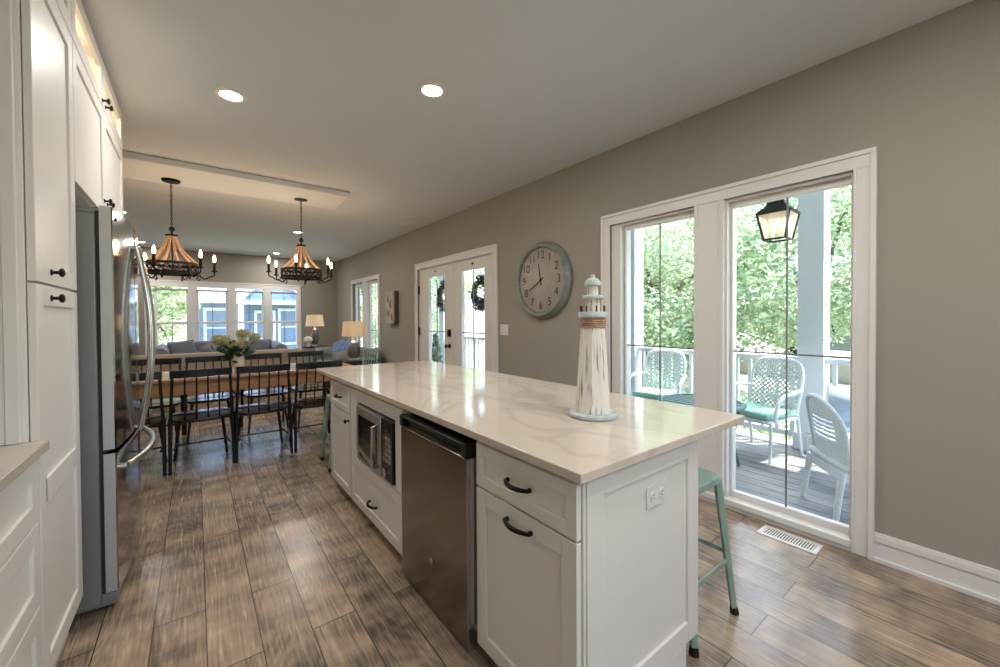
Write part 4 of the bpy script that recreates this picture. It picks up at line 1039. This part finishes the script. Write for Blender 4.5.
# lattice patio chairs
def make_lattice_chair(label, loc, rz):
    t = thing('lattice_patio_chair', label, 'chair', (0,0,0), group='lattice patio chairs')   # faces +y
    hw, zb, zt = .25, .50, .94
    def bk(u, v): return (u, -.23-.20*(v-.42), v)      # leaning back plane
    n = 40; out = []
    for i in range(n+1):
        a = PI*i/n; c, s_ = math.cos(a), math.sin(a)
        out.append(bk(hw*math.copysign(abs(c)**.5, c), .66+(zt-.66)*abs(s_)**.5))
    out = [bk(hw*.92, .40)]+out+[bk(-hw*.92, .40)]
    MB().tube(out, .016, 8).build('back_frame', M['patiowhite'], t)
    m = MB(); st = .048
    def inside(u, v):
        if v < .44 or abs(u) > hw-.01: return False
        if v > .66: return (abs(u)/hw)**4+((v-.66)/(zt-.66))**4 < .93
        return True
    for sgn in (-1, 1):
        k = -30
        while k < 40:
            cc = k*st; run = None; q = -.6
            while q < 1.3:
                u, v = q, (cc+sgn*q+.7)
                ok = inside(u, v)
                if ok and run is None: run = q
                if (not ok) and run is not None:
                    p0, p1 = bk(run, cc+sgn*run+.7), bk(q-.01, cc+sgn*(q-.01)+.7)
                    if abs(q-run) > .02: m.bar(p0, p1, .016, .006, (0,1,.2))
                    run = None
                q += .01
            k += 1
    m.build('back_lattice', M['wicker'], t, smooth=False)
    MB().box(-.25, .25, -.24, .25, .36, .39).build('seat', M['patiowhite'], t, bevel=.012)
    MB().box(-.24, .24, -.22, .255, .392, .46).build('seat_cushion', M['tealcushion'], t, bevel=.025, seg=4)
    for s_ in (-1, 1):
        m = MB(); m.tube([(s_*.25, -.27, .64), (s_*.30, -.10, .655), (s_*.31, .12, .63), (s_*.305, .20, .57), (s_*.29, .21, .48), (s_*.27, .19, .39)], .017, 8); m.build('arm', M['patiowhite'], t)
        MB().tube([(s_*.25, .22, .38), (s_*.255, .235, .0)], [.016, .013], 8).build('leg', M['patiowhite'], t)
        MB().tube([(s_*.24, -.22, .42), (s_*.25, -.29, .0)], [.016, .013], 8).build('leg', M['patiowhite'], t)
    t.location = loc; t.rotation_euler = (0,0,rz); return t
lc = make_lattice_chair('white lattice-back patio chair with teal cushion in front of the porch column', (4.56, 1.63, -.06), math.radians(78))
dup(lc, (4.62, 2.78, -.06), math.radians(105), 'white lattice-back patio chair by the railing seen through the narrower window half')
# wicker chair seen from behind
wk = thing('wicker_chair', 'white woven wicker chair turned away with its back to the window edge', 'chair', (0,0,0))
def wb(u, v):                                           # curved shell back, faces +y
    return (u, -.20-.16*(v-.42)+.9*u*u, v)
m = MB(); nu, nv = 22, 30; pts = {}
vs2 = []; fs2 = []
for j in range(nv+1):
    for i in range(nu+1):
        s_ = -1+2*i/nu; v = .34+(.81-.34)*j/nv
        wd = .225*(1 if v < .60 else math.sqrt(max(.02, 1-((v-.60)/.215)**2))) * (.9+.1*min(1, (v-.34)/.2))
        p = wb(s_*wd, v); o_ = .004*((i+j) % 2)
        vs2.append((p[0], p[1]+o_, p[2]))
for j in range(nv):
    for i in range(nu):
        # open weave bands
        if 12 <= j <= 20 and j % 2 == 0 and 4 <= i <= 17: continue
        fs2.append((j*(nu+1)+i, j*(nu+1)+i+1, (j+1)*(nu+1)+i+1, (j+1)*(nu+1)+i))
m.add(vs2, fs2); ob = m.build('woven_back', M['wicker'], wk, angle=60)
sd = ob.modifiers.new('thick', 'SOLIDIFY'); sd.thickness = .014
out = [wb(-.205, .34)]+[wb(.225*math.cos(PI-PI*i/24) if True else 0, .60+.215*math.sin(PI*i/24)) for i in range(25)]+[wb(.205, .34)]
MB().tube(out, .015, 8).build('rim', M['wicker'], wk)
MB().box(-.22, .22, -.20, .24, .35, .40).build('seat', M['wicker'], wk, bevel=.02, seg=3)
m = MB(); m.box(-.215, .215, -.19, .235, .27, .35); m.build('skirt', M['wicker'], wk, bevel=.01)
for s_ in (-1, 1):
    MB().tube([(s_*.205, -.19, .34), (s_*.215, -.235, 0)], [.022, .018], 10).build('leg', M['wicker'], wk)
    MB().tube([(s_*.205, .22, .34), (s_*.21, .235, 0)], [.022, .018], 10).build('leg', M['wicker'], wk)
wk.location = (3.686, .70, -.06); wk.rotation_euler = (0,0,math.radians(-141))
# pale sling chair beyond it
sg = thing('sling_chair', 'pale blue sling chair behind the wicker chair on the porch', 'chair', (0,0,0))
m = MB(); pr = [(.25, .36), (.1, .34), (-.12, .36), (-.2, .44), (-.29, .74)]
for (a, b_), (c, d) in zip(pr[:-1], pr[1:]): m.add([(-.23, a, b_), (.23, a, b_), (.23, c, d), (-.23, c, d)], [(0,1,2,3)])
ob = m.build('sling', pmat('pale_blue_sling', 'b9cbe0', .8), sg); ob.modifiers.new('thick', 'SOLIDIFY').thickness = .01
for s_ in (-1, 1):
    MB().tube([(s_*.24, p, q) for p, q in pr], .014, 8).build('side_rail', M['patiowhite'], sg)
    MB().tube([(s_*.25, .2, .36), (s_*.26, .24, 0)], .013, 8).build('leg', M['patiowhite'], sg); MB().tube([(s_*.25, -.16, .38), (s_*.26, -.28, 0)], .013, 8).build('leg', M['patiowhite'], sg)
sg.location = (4.38, .85, -.06); sg.rotation_euler = (0,0,math.radians(90))
# round patio table close to the glass
pt = thing('patio_table', 'round slatted patio table with dark teal rim outside the window mullion', 'table', (3.86, 1.88, -.06))
MB().tube([(3.86+.36*math.cos(a), 1.88+.36*math.sin(a), .50) for a in [2*PI*i/40 for i in range(40)]], .022, 10, closed=True).build('rim', M['tealdark'], pt)
m = MB()
for i in range(9):
    x = -.32+.08*i; h_ = math.sqrt(.355**2-x*x); m.box(3.86+x-.025, 3.86+x+.025, 1.88-h_, 1.88+h_, .493, .507)
m.build('slats', M['tealdark'], pt, bevel=.002)
for i in range(4):
    a = PI/2*i+.4; MB().tube([(3.86+.33*math.cos(a), 1.88+.33*math.sin(a), .49), (3.86+.27*math.cos(a), 1.88+.27*math.sin(a), .2), (3.86+.32*math.cos(a), 1.88+.32*math.sin(a), -.06)], .013, 8).build('leg', M['tealdark'], pt)
# wreaths on the doors
def make_wreath(label, y, z):
    t = thing('door_wreath', label, 'wreath', (XW+.085, y, z), group='wreaths on the porch doors')
    rnd = random.Random(5); m = MB(); cs = []
    for _ in range(420):
        a = rnd.random()*2*PI; r = .165+rnd.gauss(0, .04); cs.append((XW+.10+rnd.gauss(0, .02), y+r*math.cos(a), z+r*math.sin(a)))
    leaf_mesh(m, cs, .035, rnd, .9); m.build('foliage', M['wreath'], t, smooth=False)
    m = MB(); cs = []
    for _ in range(200):
        a = -PI/2+.3+rnd.gauss(0, .7); r = .18+rnd.gauss(0, .04); cs.append((XW+.10+rnd.gauss(0, .025), y+r*math.cos(a), z+r*math.sin(a)))
    leaf_mesh(m, cs, .03, rnd, .7); m.build('blooms', M['wreathblue'], t, smooth=False)
    MB().tube([(XW+.10+.012*0, y+.145*math.cos(a), z+.145*math.sin(a)) for a in [2*PI*i/24 for i in range(24)]], .012, 6, closed=True).build('hoop', M['bark'], t)
    MB().bar((XW+.082, y, z+.14), (XW+.082, y, 2.0), .012, .003, (1,0,0)).build('hanger', M['iron'], t)
    return t
make_wreath('leafy wreath hung on the porch door without the handle', 4.36, 1.66); make_wreath('leafy wreath hung on the porch door with the black handle', 5.34, 1.66)
# porch planter seen through the door
pl = thing('potted_evergreen', 'small potted evergreen on the porch outside the doors', 'plant', (3.75, 7.0, -.06))
MB().lathe([(.13, -.06), (.17, .25), (.18, .26), (.16, .26)], (3.75, 7.0, 0), 24).build('pot', M['ceramic'], pl)
rnd = random.Random(8); m = MB(); cs = []
for _ in range(700):
    h_ = rnd.random(); r = .2*(1-h_*.9)*math.sqrt(rnd.random()); a = rnd.random()*2*PI; cs.append((3.75+r*math.cos(a), 7+r*math.sin(a), .28+h_*.75))
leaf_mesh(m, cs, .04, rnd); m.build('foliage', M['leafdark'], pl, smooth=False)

# ------------------------------------------------------------------ outdoors
struct(MB().box(-40, 60, -40, 70, -1.2, -.9).build('lawn', M['grass']))
struct(MB().box(17, 23, -40, 70, -.9, -.2).build('street', M['asphalt']))
def make_tree(label, x, y, zc, rx, ry, rz, n, mat, seed, size=.078, trunk=.16):
    t = thing('tree', label, 'tree', (x, y, -.9), group='trees around the house')
    rnd = random.Random(seed); cl_ = []
    for _ in range(60):
        d = Vector((rnd.gauss(0,1), rnd.gauss(0,1), rnd.gauss(0,1))).normalized(); k = .35+.6*rnd.random()**.5
        cl_.append((x+d.x*rx*k, y+d.y*ry*k, zc+d.z*rz*k, .24+.24*rnd.random()))
    cs = []
    for _ in range(n):
        c = cl_[rnd.randrange(len(cl_))]; d = Vector((rnd.gauss(0,1), rnd.gauss(0,1), rnd.gauss(0,1))).normalized()*(rnd.random()**.4)
        s_ = c[3]*min(rx, rz)*.95; cs.append((c[0]+d.x*s_*1.2, c[1]+d.y*s_*1.2, c[2]+d.z*s_*.8))
    m = MB(); leaf_mesh(m, cs, size, rnd); m.build('crown', mat, t, smooth=False)
    m = MB(); m.tube([(x, y, -.95), (x+.1, y, zc-rz*.6), (x+.05, y+.1, zc)], [trunk, trunk*.75, trunk*.4], 10)
    for i in range(6):
        c = cl_[i*7]; m.tube([(x+.08, y, zc-rz*.6+.2*i), ((x+c[0])/2, (y+c[1])/2, (zc+c[2])/2), c[:3]], [trunk*.4, trunk*.25, .02], 7)
    m.build('trunk', M['bark'], t)
    return t
make_tree('large leafy tree beyond the porch behind the column', 12.5, 3.2, 2.7, 2.6, 2.4, 3.0, 22000, M['leaf'], 1)
make_tree('large leafy tree beyond the porch behind the lantern', 11.0, 6.6, 2.3, 2.2, 2.3, 2.9, 22000, M['leaf'], 2)
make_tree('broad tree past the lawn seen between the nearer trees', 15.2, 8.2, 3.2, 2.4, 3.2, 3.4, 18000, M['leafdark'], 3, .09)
make_tree('leafy tree outside the narrower half of the tall window', 10.5, 9.6, 2.6, 2.4, 2.2, 3.1, 22000, M['leaf'], 4)
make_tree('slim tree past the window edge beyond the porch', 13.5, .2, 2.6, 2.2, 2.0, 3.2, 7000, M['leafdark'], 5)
make_tree('tree behind the porch seen through the glazed doors', 9.6, 17.5, 2.6, 2.6, 2.8, 3.0, 11000, M['leaf'], 6)
make_tree('tree outside the living room side window', 8.6, 25.5, 2.2, 2.2, 2.6, 3.2, 11000, M['leaf'], 7)
make_tree('bright green tree outside the first back window', -1.3, 17.5, 1.9, 1.25, 1.2, 2.6, 11000, M['leaf'], 8)
make_tree('green tree beside the blue house outside the back windows', 5.0, 23.5, 2.6, 1.2, 1.2, 2.8, 5000, M['leafdark'], 9)
def make_shrub(label, x, y, r, seed):
    t = thing('shrub', label, 'shrub', (x, y, -.9), group='shrubs below the porch railing'); rnd = random.Random(seed); m = MB(); cs = []
    for _ in range(1300):
        d = Vector((rnd.gauss(0,1), rnd.gauss(0,1), abs(rnd.gauss(0,1)))).normalized()*(.6+.4*rnd.random()); cs.append((x+d.x*r, y+d.y*r*1.2, -.9+d.z*r*1.5))
    leaf_mesh(m, cs, .07, rnd); m.build('foliage', M['leaf'], t, smooth=False)
    MB().tube([(x, y, -.92), (x, y, -.9+r)], .03, 8).build('stem', M['bark'], t)
for k, (x, y, r, lb) in enumerate(((6.6, 1.2, .8, 'leafy shrub outside the railing behind the column'), (6.7, 2.6, .75, 'leafy shrub outside the railing behind the teal-cushioned chair'), (6.6, 4.2, .85, 'leafy shrub outside the railing through the narrower window half'), (6.8, 5.8, .8, 'leafy shrub outside the railing past the tall window'))):
    make_shrub(lb, x, y, r, 20+k)
def make_car(label, x, y, mat):
    t = thing('parked_car', label, 'car', (x, y, -.2))
    m = MB(); prof = [(-2.1, .35), (-2.1, .75), (-1.9, .9), (-1.0, .98), (-.5, 1.42), (.9, 1.45), (1.5, 1.0), (2.05, .9), (2.15, .6), (2.1, .35)]
    m.prism(prof, lambda u, v: (x-.82, y+u, v-.2), lambda u, v: (x+.82, y+u, v-.2)); m.build('body', mat, t, bevel=.06, seg=3)
    for s_ in (-1, 1):
        MB().prism([(-.85, 1.0), (-.45, 1.36), (.8, 1.38), (1.25, 1.02)], lambda u, v, s_=s_: (x+s_*.81, y+u, v-.2), lambda u, v, s_=s_: (x+s_*.83, y+u, v-.2)).build('side_window', M['darkglass'], t)
        for yy in (-1.3, 1.35): MB().lathe([(.2, -.1), (.34, -.1), (.34, .1), (.2, .1)], (x+s_*.75, y+yy, .14), 24, 'x').build('wheel', M['rubber'], t)
make_car('dark car parked on the street behind the trees', 20.5, 12.5, M['carpaint']); make_car('grey car parked on the street past the porch column', 18.3, 3.6, M['carpaint2'])
# blue neighbour house
hs = thing('neighbour_house', 'blue clapboard house with white trim outside the back windows', 'house', (2.0, 22, -.9))
MB().box(.1, 6.2, 20, 27, -.9, 2.25).build('walls', M['siding'], hs, smooth=False)
m = MB(); zr = 2.2
m.prism([(-.35, 19.5), (-.35, 27.5), (6.7, 27.5), (6.7, 19.5)], lambda u, v: (u, v, 2.2), lambda u, v: (min(max(u, 1.2), 5.2), 23.5 if True else v, 4.9)); m.build('roof', M['roof'], hs, smooth=False)
m = MB(); m.box(-.4, 6.75, 19.42, 19.5, 2.0, 2.25); m.box(-.45, -.37, 19.42, 27.5, 2.0, 2.25); m.build('fascia', M['porchwhite'], hs)
m = MB(); m.add([(1.35, 19.0, 2.05), (3.95, 19.0, 2.05), (2.65, 19.0, 3.3), (1.35, 20.5, 2.05), (3.95, 20.5, 2.05), (2.65, 22.5, 3.3)], [(0,1,2),(0,2,5,3),(1,4,5,2),(0,3,4,1)]); m.build('porch_gable', M['siding'], hs, smooth=False)
m = MB(); m.bar((1.15, 18.95, 1.95), (2.65, 18.95, 3.38), .06, .22, (0,0,1)); m.bar((2.65, 18.95, 3.38), (4.15, 18.95, 1.95), .06, .22, (0,0,1)); m.box(1.3, 4.0, 18.96, 19.04, 1.95, 2.1); m.build('gable_trim', M['porchwhite'], hs)
for x in (1.45, 3.85): MB().box(x-.09, x+.09, 19.0, 19.18, -.9, 2.0).build('post', M['porchwhite'], hs)
for x0, x1, z0, z1 in ((.35, 1.15, .3, 1.7), (2.1, 2.7, -.6, 1.6), (3.0, 3.6, .3, 1.7), (4.3, 5.2, .3, 1.7)):
    m = MB(); m.box(x0-.1, x1+.1, 19.96, 20.0, z0-.1, z0); m.box(x0-.1, x1+.1, 19.96, 20.0, z1, z1+.12); m.box(x0-.1, x0, 19.96, 20.0, z0, z1); m.box(x1, x1+.1, 19.96, 20.0, z0, z1); m.box(x0, x1, 19.97, 20.0, (z0+z1)/2-.03, (z0+z1)/2+.03)
    wf = m.build('window_frame', M['porchwhite'], hs); MB().box(x0, x1, 19.98, 19.995, z0, z1).build('pane', pmat('house_window_glass', '6f86a8', .1) if 'hw' not in M else M['hw'], wf)
    M.setdefault('hw', bpy.data.materials['house_window_glass'])
# white neighbour house seen through the glazed doors
h2 = thing('white_house', 'white clapboard house seen through the glazed porch doors', 'house', (15, 22, -.9))
MB().box(12.2, 17, 21, 30, -.9, 4.0).build('walls', M['whitesiding'], h2, smooth=False)
m = MB(); m.prism([(11.8, 20.6), (17.4, 20.6), (17.4, 30.4), (11.8, 30.4)], lambda u, v: (u, v, 4.0), lambda u, v: (14.6, min(max(v, 21.5), 29.5), 6.2)); m.build('roof', M['roof'], h2, smooth=False)
for y in (23, 26): 
    wf = MB().box(12.15, 12.2, y-.6, y+.6, .5, 2.2).build('window_frame', M['porchwhite'], h2); MB().box(12.13, 12.15, y-.5, y+.5, .6, 2.1).build('pane', M['hw'], wf)
